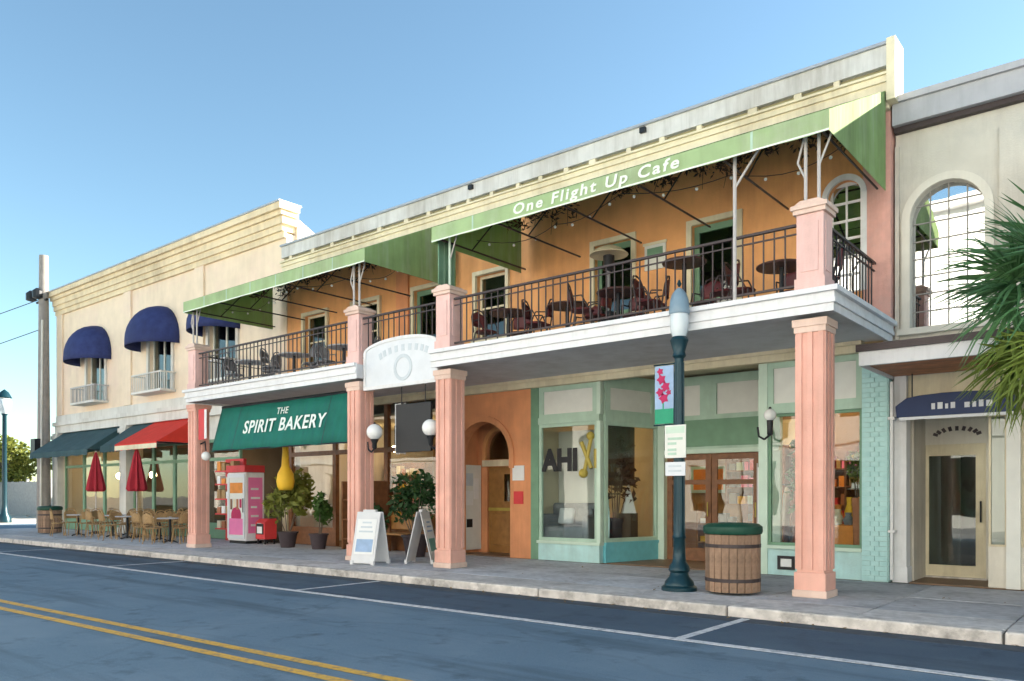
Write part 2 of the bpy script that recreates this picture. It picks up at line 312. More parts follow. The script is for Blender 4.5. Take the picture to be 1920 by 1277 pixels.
        if solid: md = o.modifiers.new('solid','SOLIDIFY'); md.thickness = solid; md.offset = 0
        if bevel: md = o.modifiers.new('bevel','BEVEL'); md.width = bevel; md.segments = 2; md.limit_method = 'ANGLE'
        if smooth and bevel == 0:
            try: me.set_sharp_from_angle(angle=R(40))
            except Exception: pass
        return o
def tag(o, label, cat, group=None):
    o['label'] = label; o['category'] = cat
    if group: o['group'] = group
    return o
def struct(o, kind='structure'): o['kind'] = kind; return o
def thing(name, label, cat, loc=(0,0,0), rz=0, group=None):
    o = bpy.data.objects.new(name, None); o.empty_display_size = .2; col.objects.link(o); o.location = loc; o.rotation_euler = (0,0,rz)
    return tag(o, label, cat, group)
def dup(root, loc, rz, label=None, group=None, s=None):
    def cp(o, parent):
        c = o.copy(); col.objects.link(c); c.parent = parent
        for ch in o.children: cp(ch, c)
        return c
    r = cp(root, None); r.location = loc; r.rotation_euler = (0,0,rz)
    if s: r.scale = (s,s,s)
    if label: r['label'] = label
    if group: r['group'] = group
    return r
def text(name, body, size, m, parent, origin, xdir=(1,0,0), updir=(0,0,1), depth=.006, align='CENTER', width=None, shear=0, spacing=1.0, bold=0.0):
    cu = bpy.data.curves.new(name, 'FONT'); cu.body = body; cu.size = size; cu.align_x = align; cu.align_y = 'CENTER'; cu.extrude = depth; cu.shear = shear; cu.space_character = spacing
    cu.resolution_u = 3; cu.offset = bold
    t = bpy.data.objects.new(name, cu); col.objects.link(t); bpy.context.view_layer.update()
    me = bpy.data.meshes.new_from_object(t.evaluated_get(bpy.context.evaluated_depsgraph_get())); col.objects.unlink(t); bpy.data.objects.remove(t)
    x = Vector(xdir).normalized(); u = Vector(updir).normalized(); z = x.cross(u)
    xs = [v.co.x for v in me.vertices]; k = width/(max(xs)-min(xs)) if width else 1
    for v in me.vertices: v.co = Vector(origin) + x*v.co.x*k + u*v.co.y + z*v.co.z
    bm = bmesh.new(); bm.from_mesh(me); bm.verts.ensure_lookup_table(); seen = set(); isl = []
    for v in bm.verts:                     # loose islands, then joined where they overlap along the line of writing (dot of an i)
        if v.index in seen: continue
        st = [v]; grp = []
        while st:
            q = st.pop()
            if q.index in seen: continue
            seen.add(q.index); grp.append(q); st += [e.other_vert(q) for e in q.link_edges if e.other_vert(q).index not in seen]
        isl.append(grp)
    spans = sorted([[min(q.co.dot(x) for q in gp), max(q.co.dot(x) for q in gp), gp] for gp in isl], key=lambda z_: z_[0]); letters = []
    for a_, b_, gp in spans:
        if letters and (min(b_, letters[-1][1])-max(a_, letters[-1][0])) > .4*min(b_-a_, letters[-1][1]-letters[-1][0]): letters[-1][1] = max(b_, letters[-1][1]); letters[-1][2] += gp
        else: letters.append([a_, b_, list(gp)])
    tt = Vector((0,0,0)); p = parent
    while p: tt += p.location; p = p.parent
    for a_, b_, gp in letters:
        ids = {q.index: i for i, q in enumerate(gp)}
        fs = [tuple(ids[q.index] for q in f.verts) for f in bm.faces if f.verts[0].index in ids]
        lm = bpy.data.meshes.new('letter'); lm.from_pydata([tuple(q.co) for q in gp], [], fs); lm.materials.append(M[m])
        o = bpy.data.objects.new('letter', lm); col.objects.link(o); o.parent = parent; o.location = -tt
    bm.free(); bpy.data.meshes.remove(me)

# ================================================================== SETTING
g = MB().quad((-600,-400,-.17),(300,-400,-.17),(300,600,-.17),(-600,600,-.17)).build('ground','soil'); struct(g)
rd = MB().box(-300,120,-2.4,7.55,-.165,-.13).build('road','asphalt'); struct(rd)
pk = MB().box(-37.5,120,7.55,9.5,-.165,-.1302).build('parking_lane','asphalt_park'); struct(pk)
cr = MB().box(-47,-37.5,7.55,140,-.166,-.1305).build('cross_street','asphalt'); struct(cr)
far = MB().box(-300,-47,7.55,11,-.168,-.06).build('far_pavement','concrete'); struct(far)
lot = MB().box(-300,-47,11,90,-.168,-.075).build('parking_lot','sunwall'); struct(lot)
mk = MB()
for off in (0,-.30):
    ya,yb = 2.58+off, 6.03+off
    mk.add([(-60,ya-.06,-.1255),(40,yb-.06,-.1255),(40,yb+.06,-.1255),(-60,ya+.06,-.1255)],[(0,1,2,3)])
struct(mk.build('centre_line_marking','yellow_paint', rd))
wm = MB().box(-37.4,60,7.585,7.705,-.1295,-.1255); struct(wm.build('parking_line_marking','white_paint_road', rd))
for i,x in enumerate([-24.25,-17.5,-10.8,-4.02,2.7,9.4]):
    MB().add([(x-.05,7.705,-.1255),(x+.06,7.705,-.1255),(x+.06,9.42,-.1255),(x-.05,9.42,-.1255)],[(0,1,2,3)]).build('stall_line_marking','white_paint_road', pk)
# pavement base and its slabs
sw = MB().box(-37.3,45,9.68,13.9,-.16,-.022).build('sidewalk','joint'); struct(sw)
xs = -37.3
proto = None
rows = [(9.69,10.42),(10.435,11.9),(11.915,13.68)]
while xs < 8:
    for (a,b) in rows:
        o = MB().box(xs+.008,xs+1.492,a,b,-.1,random.uniform(-.004,.001)).build('slab','concrete_light' if a<9.7 else 'concrete',sw,bevel=.008)
    xs += 1.5
MB().box(xs,45,9.69,13.85,-.1,0).build('slab','concrete',sw)
kb = MB().box(-37.3,45,9.53,9.66,-.165,-.03).build('kerb','joint'); struct(kb)
xs = -37.3
while xs < 8:
    MB().box(xs+.012,xs+2.988,9.48,9.676,-.16,random.uniform(.0,.008)).build('kerb_stone','kerb',kb,bevel=.025)
    xs += 3.0
MB().box(xs,45,9.48,9.676,-.16,0).build('kerb_stone','kerb',kb,bevel=.025)
struct(MB().box(-37.4,45,9.14,9.482,-.164,-.1262).build('kerb_shade','kerb_shade'))  # thin dark sheet painting in the shadow line at the kerb foot
rr=random.Random(5); lt=MB()
for _ in range(420):
    x=rr.uniform(-30,3); near=rr.random()<.7; y=9.47-abs(rr.gauss(0,.10)) if near else rr.uniform(9.8,13.4); z=-.122 if near else .008; a=rr.uniform(0,6.28); L_=rr.uniform(.02,.05)
    d=Vector((math.cos(a),math.sin(a),rr.uniform(-.1,.25))); q=Vector((-math.sin(a),math.cos(a),0)); c=Vector((x,y,z+.004)); lt.add([c-d*L_,c+q*L_*.45,c+d*L_,c-q*L_*.45],[(0,1,2,3)])
lo=lt.build('leaf_litter','litter'); struct(lo,'stuff'); lo['label']='scattered dry leaves along the kerb and pavement'; lo['category']='leaves'
osw = MB().box(-120,60,-8.0,-2.4,-.165,0).build('opposite_sidewalk','concrete'); struct(osw)

# ================================================================== ARCADE BUILDING
XL, XR, YF = -19.75, -3.43, 13.75
AB = thing('arcade_building','two storey salmon and orange arcade building with white balcony, pink columns and long parapet','building',(-11.6,13.75,0))
P = lambda mb,name,m,par=AB,**k: mb.build(name,m,par,**k)
# shell
shell = MB().box(XL,XL+.2,YF+.3,26,0,8.0).box(XR-.2,XR,YF+.3,26,0,8.0).box(XL+.2,XR-.2,25.8,26,0,8.0).box(XL,XR,YF+.31,26,8.003,8.1)
P(shell,'side_wall','left_white')
P(MB().box(XL+.2,XR-.2,YF+.3,25.8,3.95,4.12),'upper_floor','interior_cream')
# upper wall
D1=(-6.92,-6.02,4.12,6.45); D2=(-9.10,-8.22,4.12,6.50); D3=(-14.45,-13.55,4.12,6.45); W3=(-16.75,-15.75,4.95,6.45); W4=(-12.35,-11.45,4.95,6.45); W5=(-18.9,-17.9,4.95,6.45)
AW=(-4.42,-3.88,4.75,6.62)
P(MB().wall(XL,XR-.42,4.12,8.0,YF,YF+.3,[D1,D2,D3,W3,W4,W5,AW]).spandrel(AW[0],AW[1],6.35,6.62,YF,YF+.3),'upper_wall','orange')
P(MB().box(XR-.42,XR,YF-.04,YF+.3,4.12,8.0),'upper_pier','salmon')
P(MB().box(-15.05,-14.62,YF-.06,YF,4.2,7.7),'pilaster','orange_low')
def win_frame(x0,x1,z0,z1,y,m,par,wd=.09,dp=.08,sill=True):
    f = MB().box(x0-wd,x0,y-dp,y,z0,z1+wd).box(x1,x1+wd,y-dp,y,z0,z1+wd).box(x0,x1,y-dp,y,z1,z1+wd)
    if sill: f.box(x0-wd,x1+wd,y-dp-.05,y-.001,z0-wd,z0)
    return f.build('frame',m,par)
for d,nm in ((D1,'door'),(D2,'door'),(D3,'door')):
    o = MB().box(d[0],d[0]+.1,YF+.1,YF+.16,d[2],d[3]).box(d[1]-.1,d[1],YF+.1,YF+.16,d[2],d[3]).box(d[0]+.1,d[1]-.1,YF+.1,YF+.16,d[3]-.12,d[3]).box(d[0]+.1,d[1]-.1,YF+.1,YF+.16,d[2],d[2]+.25).box(d[0]+.1,d[1]-.1,YF+.1,YF+.16,5.05,5.13).build(nm,'sage_dark',AB)
    MB().box(d[0]+.1,d[1]-.1,YF+.12,YF+.135,d[2]+.25,5.05).build('pane','glass_dark',o); MB().box(d[0]+.1,d[1]-.1,YF+.12,YF+.135,5.13,d[3]-.12).build('pane','glass_dark',o)
    win_frame(d[0],d[1],d[2]+.1,d[3],YF,'cream',o,.10,.05,False)
    MB().tube((d[1]-.05,YF+.06,5.1),(d[1]-.05,YF+.06,5.28),.012).build('handle','gold',o)
for d in (W3,W4,W5):
    o = MB().wall(d[0],d[1],d[2],d[3],YF+.1,YF+.15,[(d[0]+.06,d[1]-.06,d[2]+.06,(d[2]+d[3])/2-.02),(d[0]+.06,d[1]-.06,(d[2]+d[3])/2+.02,d[3]-.06)]).build('window','cream',AB)
    for a,b in ((d[2]+.06,(d[2]+d[3])/2-.02),((d[2]+d[3])/2+.02,d[3]-.06)): MB().box(d[0]+.06,d[1]-.06,YF+.12,YF+.13,a,b).build('pane','glass_dark',o)
    win_frame(*d,YF,'cream',o)
o = MB().wall(AW[0],AW[1],AW[2],AW[3],YF+.1,YF+.14,[(AW[0]+.05+i*.235,AW[0]+.05+i*.235+.205,AW[2]+.05+k*.3,AW[2]+.05+k*.3+.26) for i in range(2) for k in range(6)]).build('arched_window','white',AB)
for i in range(2):
    for k in range(6): MB().box(AW[0]+.05+i*.235,AW[0]+.05+i*.235+.205,YF+.115,YF+.122,AW[2]+.05+k*.3,AW[2]+.05+k*.3+.26).build('pane','glass_sky',o)
MB().arch(AW[0],AW[1],6.35,6.62,YF-.06,YF,.09).box(AW[0]-.09,AW[0],YF-.06,YF,4.75,6.35).box(AW[1],AW[1]+.09,YF-.045,YF-.0405,4.75,6.35).build('frame','white',o)
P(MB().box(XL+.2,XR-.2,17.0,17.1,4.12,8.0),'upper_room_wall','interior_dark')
# parapet and cornice
P(MB().box(XL,XR,YF-.10,YF+.3,8.10,8.22),'parapet_recess','olive_shade')  # dark olive colour paints in the shadow line between the brackets
P(MB().box(XL,XR,YF-.20,YF+.3,8.22,8.54),'parapet','parapet')
P(MB().box(XL-.02,XR,YF-.25,YF+.34,8.541,8.59),'parapet_cap','flashing')
P(MB().box(XL,XR,YF-.22,YF+.05,7.96,8.06).box(XL,XR,YF-.27,YF+.05,8.0601,8.099).box(XL,XR,YF-.18,YF,7.82,7.96),'cornice','cream')
x = XL+.35
while x < XR-.2:
    P(MB().box(x,x+.09+random.uniform(0,.08),YF-.19,YF-.1001,8.102,8.218),'bracket','cream'); x += random.uniform(.62,1.05)
P(MB().box(XR+.001,XR+.13,YF-.30,YF+.2,7.62,8.60),'parapet_end','cream')
P(MB().box(XR-.75,XR,YF-.16,YF-.002,7.55,7.818),'cornice_return','cream')
for x in (-7.9,-12.4): P(MB().box(x,x+.12,YF-.27,YF-.201,8.40,8.50),'floodlight','iron_dark')
# balcony
YB = 10.85
P(MB().box(XL-.3,-13.15,YB,YF-.001,3.90,4.15).box(-13.149,-10.931,11.16,YF-.001,3.90,4.15).box(-10.93,XR-.02,YB,YF-.001,3.90,4.15),'balcony_slab','soffit')
P(MB().box(XL-.28,-13.15,YB+.02,YB+.28,3.86,3.899).box(-10.93,XR-.04,YB+.02,YB+.28,3.86,3.899),'front_beam','soffit')
fa = MB()
fb = [(3.84,3.95,.02),(3.95,4.01,.05),(4.01,4.10,.035),(4.10,4.17,.09)]
for nm,(x0,x1) in (('fascia',(XL-.32,-13.12)),('fascia',(-10.92,XR))):
    f = MB()
    for z0,z1,p in fb: f.box(x0-(p if x0<-15 else 0),x1+(p if x1>-5 else 0),YB-p,YB-.001,z0,z1-.0015)
    P(f,nm,'white_old')
f = MB()
for z0,z1,p in fb: f.box(XR,XR+p,YB,YF-.002,z0,z1-.0015)
P(f,'fascia','white_old')
f = MB()
for z0,z1,p in fb: f.box(XL-.32-p,XL-.32,YB,YF-.002,z0,z1-.0015)
P(f,'fascia','white_old')
P(MB().box(XL,XR-.4,YF-.16,YF-.001,3.72,3.95).box(XL,XR-.4,YF-.22,YF-.161,3.84,3.95),'soffit_moulding','cream')
CX = [-3.77,-10.74,-13.40,-20.04]
for i,cx in enumerate(CX):
    w2 = .185; y0,y1 = YB+.14,YB+.51
    c = MB().box(cx-w2,cx+w2,y0,y1,.0,3.78).build('column','pink',AB,bevel=.008)
    st = MB()
    for (a,b) in ((cx-w2,cx-w2+.075),(cx-.035,cx+.035),(cx+w2-.075,cx+w2)):
        st.box(a,b,y0-.022,y0,.38,3.6195)
    for (a,b) in ((y0,y0+.075),((y0+y1)/2-.035,(y0+y1)/2+.035),(y1-.075,y1)):
        st.box(cx+w2,cx+w2+.022,a,b,.38,3.6195); st.box(cx-w2-.022,cx-w2,a,b,.38,3.6195)
    st.build('stile','pink',c)
    MB().box(cx-w2-.03,cx+w2+.03,y0-.03,y1+.03,0.003,.34).build('plinth','pink',c,bevel=.01)
    MB().box(cx-w2-.05,cx+w2+.05,y0-.05,y1+.05,.0,.10).build('base','pink_cap',c,bevel=.01)
    MB().box(cx-w2-.03,cx+w2+.03,y0-.03,y1+.03,3.62,3.70).box(cx-w2-.05,cx+w2+.05,y0-.05,y1+.05,3.7005,3.80).build('capital','pink_cap' if i<3 else 'pink',c)
    p = MB().box(cx-w2,cx+w2,y0-.02,y1-.02,4.151,5.24).build('pedestal','pink_light',AB,bevel=.01)
    MB().box(cx-w2-.02,cx+w2+.02,y0-.04,y1,4.1515,4.36).build('plinth','pink_light',p)
    MB().box(cx-w2+.07,cx+w2-.07,y0-.032,y0-.0205,4.45,5.12).box(cx+w2+.0005,cx+w2+.012,y0+.05,y1-.09,4.45,5.12).build('panel','pink_light',p)
    MB().box(cx-w2-.035,cx+w2+.035,y0-.055,y1+.015,5.241,5.30).box(cx-w2-.06,cx+w2+.06,y0-.08,y1+.04,5.301,5.36).prism([(cx-w2-.04,5.361),(cx+w2+.04,5.361),(cx+w2-.06,5.42),(cx-w2+.06,5.42)],'y',y0-.05,y1+.01).build('cap','pink_cap',p)
# railings
def railing(p0,p1,z0=4.3,z1=5.14,step=.155,m='iron'):
    p0=Vector(p0); p1=Vector(p1); d=(p1-p0); L=d.length; d.normalize(); ang=math.atan2(d.y,d.x)
    o = MB().bar((p0.x,p0.y,z1),(p1.x,p1.y,z1),.055,.035).bar((p0.x,p0.y,z0),(p1.x,p1.y,z0),.035,.03).bar((p0.x,p0.y,z1-.12),(p1.x,p1.y,z1-.12),.025,.02).build('railing',m,AB)
    n=int(L/step); me=None
    for i in range(1,n):
        q=p0+d*(L*i/n)
        if me is None:
            b=MB().box(-.009,.009,-.009,.009,z0+.012,z1-.012).build('baluster',m,o); me=b.data
        else:
            b=bpy.data.objects.new('baluster',me); col.objects.link(b); b.parent=o
        t=Vector((0,0,0)); pp=o
        while pp: t+=pp.location; pp=pp.parent
        b.location=Vector((q.x,q.y,0))-t; b.rotation_euler=(0,0,ang)
YR = YB+.22
railing((CX[1]+.22,YR,0),(CX[0]-.22,YR,0)); railing((CX[2]+.22,YR,0),(CX[1]-.22,YR,0)); railing((CX[3]+.22,YR,0),(CX[2]-.22,YR,0))
railing((CX[0]+.1,YR+.24,0),(CX[0]+.1,YF-.06,0),m='iron_dark'); railing((CX[3]-.1,YR+.24,0),(CX[3]-.1,YF-.06,0),m='iron_dark')
# ground floor: bakery / alcove / shop
P(MB().box(XL+.2,XR-.2,13.9,25,-.02,.003),'shop_floor','interior_floor')
P(MB().box(-13.35,-13.10,YF,20,0,3.95),'partition_wall','orange_low'); P(MB().box(-10.97,-10.85,YF+.3,20,0,3.95),'partition_wall','interior_cream')
P(MB().box(XL+.2,-13.35,19.5,19.6,0,3.95),'bakery_back_wall','interior_warm')
P(MB().box(-10.85,XR-.2,19.5,19.6,0,3.95),'shop_back_wall','interior_warm')
P(MB().box(-10.85,XR-.2,15.62,19.5,3.6,3.66).box(XL+.2,-13.35,14.2,19.5,3.5,3.56),'shop_ceiling','interior_cream')
# alcove wall with arch
A0,A1 = -12.98,-11.36
P(MB().wall(-13.1,-10.76,0,3.72,YF,YF+.3,[(A0,A1,0,3.08)]).spandrel(A0,A1,2.28,3.08,YF,YF+.3),'alcove_wall','orange_low')
P(MB().arch(A0,A1,2.28,3.08,YF-.05,YF-.001,.13).box(A0-.13,A0,YF-.05,YF-.001,2.0,2.28).box(A1,A1+.13,YF-.05,YF-.001,2.0,2.28),'arch_moulding','orange_low')
DA=(-12.80,-11.90,0,2.08)
P(MB().wall(-13.10,-10.98,0,3.95,14.62,14.8,[DA,(DA[0],DA[1],2.25,2.95)]).spandrel(DA[0],DA[1],2.5,2.95,14.62,14.8),'alcove_back_wall','orange_low')
P(MB().arch(DA[0],DA[1],2.5,2.95,14.55,14.619,.10).box(DA[0]-.1,DA[0],14.55,14.619,2.25,2.5).box(DA[1],DA[1]+.1,14.55,14.619,2.25,2.5),'fanlight_moulding','orange')
P(MB().box(DA[0]-.1,DA[1]+.1,14.54,14.78,2.09,2.24),'lintel','cream')
P(MB().box(DA[0],DA[1],14.70,14.71,2.25,2.95),'fanlight_pane','glass_dark')
o=P(MB().wall(DA[0]+.02,DA[1]-.02,0.01,2.08,14.66,14.71,[(DA[0]+.5,DA[1]-.14,1.25,1.9)]),'alcove_door','wood_door')
MB().box(DA[0]+.5,DA[1]-.14,14.68,14.69,1.25,1.9).build('pane','glass_dark',o); MB().box(DA[0]+.12,DA[1]-.12,14.63,14.659,.2,.95).build('panel','wood_door',o,bevel=.01)
MB().box(DA[0]+.02,DA[1]-.02,14.64,14.6595,1.02,1.09).build('kick_rail','gold',o); MB().sphere((DA[1]-.08,14.62,1.0),.03).build('handle','gold',o)
P(MB().box(-13.10,-12.985,13.95,14.60,.08,2.12),'jamb_panel','panel_white')
# left reveal notices
for (y0,y1,z0,z1,m) in ((14.05,14.3,1.62,1.92,'sign_grey'),(14.05,14.3,1.15,1.5,'paper'),(14.08,14.28,.62,.82,'black'),(14.33,14.5,1.3,1.8,'paper')):
    tag(MB().box(-12.984,-12.975,y0,y1,z0,z1).build('notice',m),{'sign_grey':'grey notice at the top of the white alcove panel','paper':'white paper notice on the white alcove panel'+(' beside the door' if y0>14.3 else ' below the grey notice'),'black':'small black letter box low on the white alcove panel'}[m],'notice')
tag(MB().box(-11.28,-10.95,YF-.02,YF-.002,1.72,2.05).build('notice','paper'),'white paper notice on the orange pier above a red plaque','notice')
tag(MB().box(-11.24,-10.98,YF-.025,YF-.002,1.20,1.48).build('wall_plaque','red'),'dark red square plaque on the orange pier beside the alcove','plaque')
# shop front (teal): vitrine
VX0,VX1 = -10.55,-8.98
def pane_frame(name,x0,x1,z0,z1,y,m,par=AB,wd=.07,gl='glass'):
    o=MB().wall(x0,x1,z0,z1,y,y+.07,[(x0+wd,x1-wd,z0+wd,z1-wd)]).build(name,m,par)
    MB().box(x0+wd,x1-wd,y+.03,y+.04,z0+wd,z1-wd).build('pane',gl,o); return o
P(MB().box(-10.76,VX0,YF-.02,YF+.15,0,3.72),'shopfront_post','sage_dark')
P(MB().box(VX0,VX1,YF-.02,YF+.12,0,.36),'stall_riser','teal')
P(MB().box(VX0-.02,VX1+.03,YF-.06,YF+.14,.361,.42),'sill','sage_light')
pane_frame('display_window',VX0,VX1-.06,.421,2.92,YF,'sage')
P(MB().box(VX0,VX1,YF-.03,YF+.1,2.921,3.06),'transom_rail','sage')
o=P(MB().wall(VX0,VX1-.06,3.061,3.72,YF,YF+.08,[(VX0+.12,VX1-.18,3.13,3.62)]),'transom','sage'); MB().box(VX0+.12,VX1-.18,YF+.03,YF+.06,3.13,3.62).build('panel','panel_white',o)
P(MB().box(VX1-.06,VX1+.03,YF-.03,YF+.09,.421,2.92).box(VX1-.06,VX1+.03,YF-.03,YF+.09,3.061,3.72),'corner_post','sage_light')
# angled side of the vitrine
sx0,sy0,sx1,sy1 = -8.96,13.87,-8.62,15.5
ang=math.atan2(sy1-sy0,sx1-sx0); SL=math.hypot(sx1-sx0,sy1-sy0)
def side(mb):
    m=Matrix.Translation((sx0,sy0,0))@Matrix.Rotation(ang,4,'Z')
    mb.v=[tuple(m@Vector(p)) for p in mb.v]; return mb
P(side(MB().box(0,SL,-.05,.05,0,.36)),'stall_riser','teal_blue')
P(side(MB().box(0,SL,-.07,.06,.361,.42)),'sill','teal_blue')
o=P(side(MB().wall(0,SL,.421,2.92,-.04,.04,[(.08,SL-.10,.5,2.84)])),'display_window','sage'); side(MB().box(.08,SL-.10,0,.01,.5,2.84)).build('pane','glass',o)
P(side(MB().box(0,SL,-.05,.05,2.921,3.06)),'transom_rail','sage')
o=P(side(MB().wall(0,SL,3.061,3.9,-.04,.04,[(.15,SL-.25,3.16,3.62)])),'transom','sage'); side(MB().box(.15,SL-.25,-.01,.02,3.16,3.62)).build('panel','panel_white',o)
# entry wall
EY=15.5
P(MB().box(-8.70,-8.44,EY-.05,EY+.1,0,3.9),'entry_post','sage_light')
P(MB().wall(-8.44,-5.9,2.36,3.9,EY,EY+.12,[(-8.3,-7.62,3.08,3.72),(-7.25,-6.35,3.08,3.72)]),'entry_header','sage')
P(MB().box(-8.3,-7.62,EY+.04,EY+.08,3.08,3.72).box(-7.25,-6.35,EY+.04,EY+.08,3.08,3.72),'transom_panel','panel_white')
P(MB().box(-8.44,-5.9,EY-.025,EY-.001,2.42,2.98),'header_panel','sage_dark')
P(MB().box(-8.44,-5.9,EY-.08,EY+.1,2.27,2.359),'entry_beam','sage_light')
for (a,b) in ((-8.40,-7.38),(-7.36,-6.34)):
    o=P(MB().wall(a,b,.01,2.26,EY+.02,EY+.07,[(a+.12,b-.12,.28,1.62),(a+.12,b-.12,1.72,2.14)]),'entry_door','wood')
    MB().box(a+.12,b-.12,EY+.04,EY+.05,.28,1.62).build('pane','glass',o); MB().box(a+.12,b-.12,EY+.04,EY+.05,1.72,2.14).build('pane','glass',o)
    MB().tube((b-.06,EY-.02,.95),(b-.06,EY-.02,1.25),.014).build('handle','gold',o)
P(MB().box(-6.34,-5.9,EY,EY+.1,0,2.27),'entry_post','sage')
# right return and right window
P(MB().box(-5.62,-5.46,YF-.02,YF+.16,0,3.72),'shopfront_post','sage_light')
P(MB().add([(-5.62,YF+.16,0),(-5.54,YF+.16,0),(-5.90,EY,0),(-5.98,EY,0),(-5.62,YF+.16,.4),(-5.54,YF+.16,.4),(-5.90,EY,.4),(-5.98,EY,.4)],[(0,1,2,3),(4,5,6,7),(0,1,5,4),(1,2,6,5),(2,3,7,6),(3,0,4,7)]),'stall_riser','teal_blue')
P(MB().box(-5.46,-3.87,YF,YF+.12,0,.46),'stall_riser','teal')
P(MB().box(-5.46,-3.87,YF-.05,YF+.14,.461,.52),'sill','sage_light')
pane_frame('display_window',-5.46,-3.87,.521,2.82,YF+.02,'sage_dark',wd=.05)
P(MB().box(-5.46,-3.87,YF-.02,YF+.1,2.821,2.93),'transom_rail','sage')
o=P(MB().wall(-5.46,-3.87,2.931,3.72,YF,YF+.08,[(-5.36,-4.72,3.0,3.62),(-4.64,-3.97,3.0,3.62)]),'transom','sage'); MB().box(-5.36,-4.72,YF+.03,YF+.06,3.0,3.62).box(-4.64,-3.97,YF+.03,YF+.06,3.0,3.62).build('panel','panel_white',o)
# teal painted brick pilaster, each course its own pieces
pil=P(MB().box(-3.86,-3.46,YF-.07,YF+.2,0,3.72),'brick_pilaster','teal')
z=.02; k=0; me=None
while z<3.66:
    cuts=[-3.858,-3.725,-3.59,-3.462] if k%2 else [-3.858,-3.66,-3.462]
    for a,b in zip(cuts,cuts[1:]):
        MB().box(a+.004,b-.004,YF-.084-random.uniform(0,.006),YF-.0705,z,z+.07).build('brick','brick_teal',pil)
    MB().box(-3.4595,-3.4465,YF-.066,YF+.1,z,z+.07).build('brick','brick_teal',pil)
    z+=.08; k+=1
# bakery shopfront (x -19.75..-13.35): brown frames
for x in (-19.62,-17.6,-15.5,-13.5): P(MB().box(x-.07,x+.07,YF,YF+.12,0,3.72),'shopfront_post','wood')
P(MB().box(-19.55,-17.67,YF,YF+.1,2.5,2.62).box(-17.53,-15.57,YF,YF+.1,2.5,2.62).box(-15.43,-13.57,YF,YF+.1,2.5,2.62),'transom_rail','wood')
for a,b in ((-19.55,-17.67),(-15.43,-13.57)):
    P(MB().box(a,b,YF,YF+.1,0,.5),'stall_riser','wood'); P(MB().box(a,b,YF+.04,YF+.05,.5,2.5),'shop_pane','glass'); P(MB().box(a,b,YF+.04,YF+.05,2.62,3.7),'transom_pane','glass')
P(MB().box(-17.53,-15.57,YF+.04,YF+.05,2.62,3.7),'transom_pane','glass')
# interior lamps
for (x,y,z,r) in ((-7.2,17.2,2.9,.10),(-6.2,18.4,2.9,.10),(-9.4,17.4,2.9,.09),(-4.7,17.0,2.9,.09),(-18.2,16.5,2.8,.10),(-15.2,16.0,2.8,.10),(-16.6,18.2,2.8,.10)):
    MB().tube((x,y,z+.1),(x,y,3.6),.008).build('pendant_lamp','black',AB); o=AB.children[-1]
    l=MB().sphere((x,y,z),r).build('bulb','bulb',AB,smooth=True)

# ================================================================== AWNINGS
def patio_awning(x0,x1,label,lett=None):
    t=thing('patio_awning',label,'awning',((x0+x1)/2,10.9,6.22))
    yf,yw,zb,zv,zw=10.80,YF-.23,6.22,6.50,7.80
    n=30; mb=MB()
    for i in range(n):                       # slightly sagging canvas between rafters
        a=x0+(x1-x0)*i/n; b=x0+(x1-x0)*(i+1)/n
        for k in range(6):
            def pt(x,u):
                ph=(x-x0)/(x1-x0)*7; s=-.06*abs(math.sin(math.pi*ph))*math.sin(math.pi*u)
                return (x,yf+(yw-yf)*u,zv+(zw-zv)*u+s)
            mb.quad(pt(a,k/6),pt(b,k/6),pt(b,(k+1)/6),pt(a,(k+1)/6))
    mb.build('canvas','green_canvas',t,smooth=True,solid=.008)
    for j in range(1,7):
        x=x0+(x1-x0)*j/7; sm=MB()
        for k in range(6):
            a_=pt(x-.018,k/6); b_=pt(x+.018,k/6); c_=pt(x+.018,(k+1)/6); d_=pt(x-.018,(k+1)/6); sm.quad(*[(q[0],q[1]-.004,q[2]+.009) for q in (a_,b_,c_,d_)])
        sm.quad((x-.018,yf-.014,zb+.026),(x+.018,yf-.014,zb+.026),(x+.018,yf-.012,zv),(x-.018,yf-.012,zv)) if not (lett and lett[1]-.1<x<lett[2]+.1) else None
        sm.build('seam','sage',t)
    va=MB()
    for i in range(n):
        a=x0+(x1-x0)*i/n; b=x0+(x1-x0)*(i+1)/n
        wv=lambda x:.012*math.sin(x*5.3)
        va.quad((a,yf-.006+wv(a)*.4,zb+wv(a)),(b,yf-.006+wv(b)*.4,zb+wv(b)),(b,yf-.004,zv),(a,yf-.004,zv))
    va.build('valance','green_valance',t,solid=.006)
    for x in (x0,x1):
        MB().add([(x,yf,zb),(x,yw,zb),(x,yw,zw),(x,yf,zv)],[(0,1,2,3)]).build('end_panel','green_canvas',t,solid=.008)
    MB().box(x0,x1,yf-.014,yf-.009,zb+.0,zb+.025).build('trim','lettering_pale',t)
    fr=MB()
    for i in range(6):
        x=x0+.12+(x1-x0-.24)*i/5
        fr.tube((x,yf+.05,zv-.05),(x,yw,zw-.06),.02,n=6).tube((x,yf+.05,zb+.03),(x,yf+.05,zv-.05),.02,n=6).tube((x,yf+.05,zb+.06),(x,yw,zb+.06),.018,n=6)
        fr.tube((x,yf+1.0,zb+.06),(x,yf+1.9,zv+.75),.014,n=6)
    for u in (.02,.5,.95): fr.tube((x0+.1,yf+.05+(yw-yf-.05)*u,zv-.06+(zw-zv)*u),(x1-.1,yf+.05+(yw-yf-.05)*u,zv-.06+(zw-zv)*u),.018,n=6)
    fr.build('frame','iron',t)
    if lett: text('lettering',lett[0],.25,'lettering_pale',t,((lett[1]+lett[2])/2,yf-.02,zb+.15),depth=.003,width=lett[2]-lett[1],shear=.15,spacing=1.25,bold=.006)
    return t
patio_awning(-10.86,-3.46,'long light green canvas awning with cafe lettering over the right half of the balcony',('One Flight Up Cafe',-8.85,-5.65))
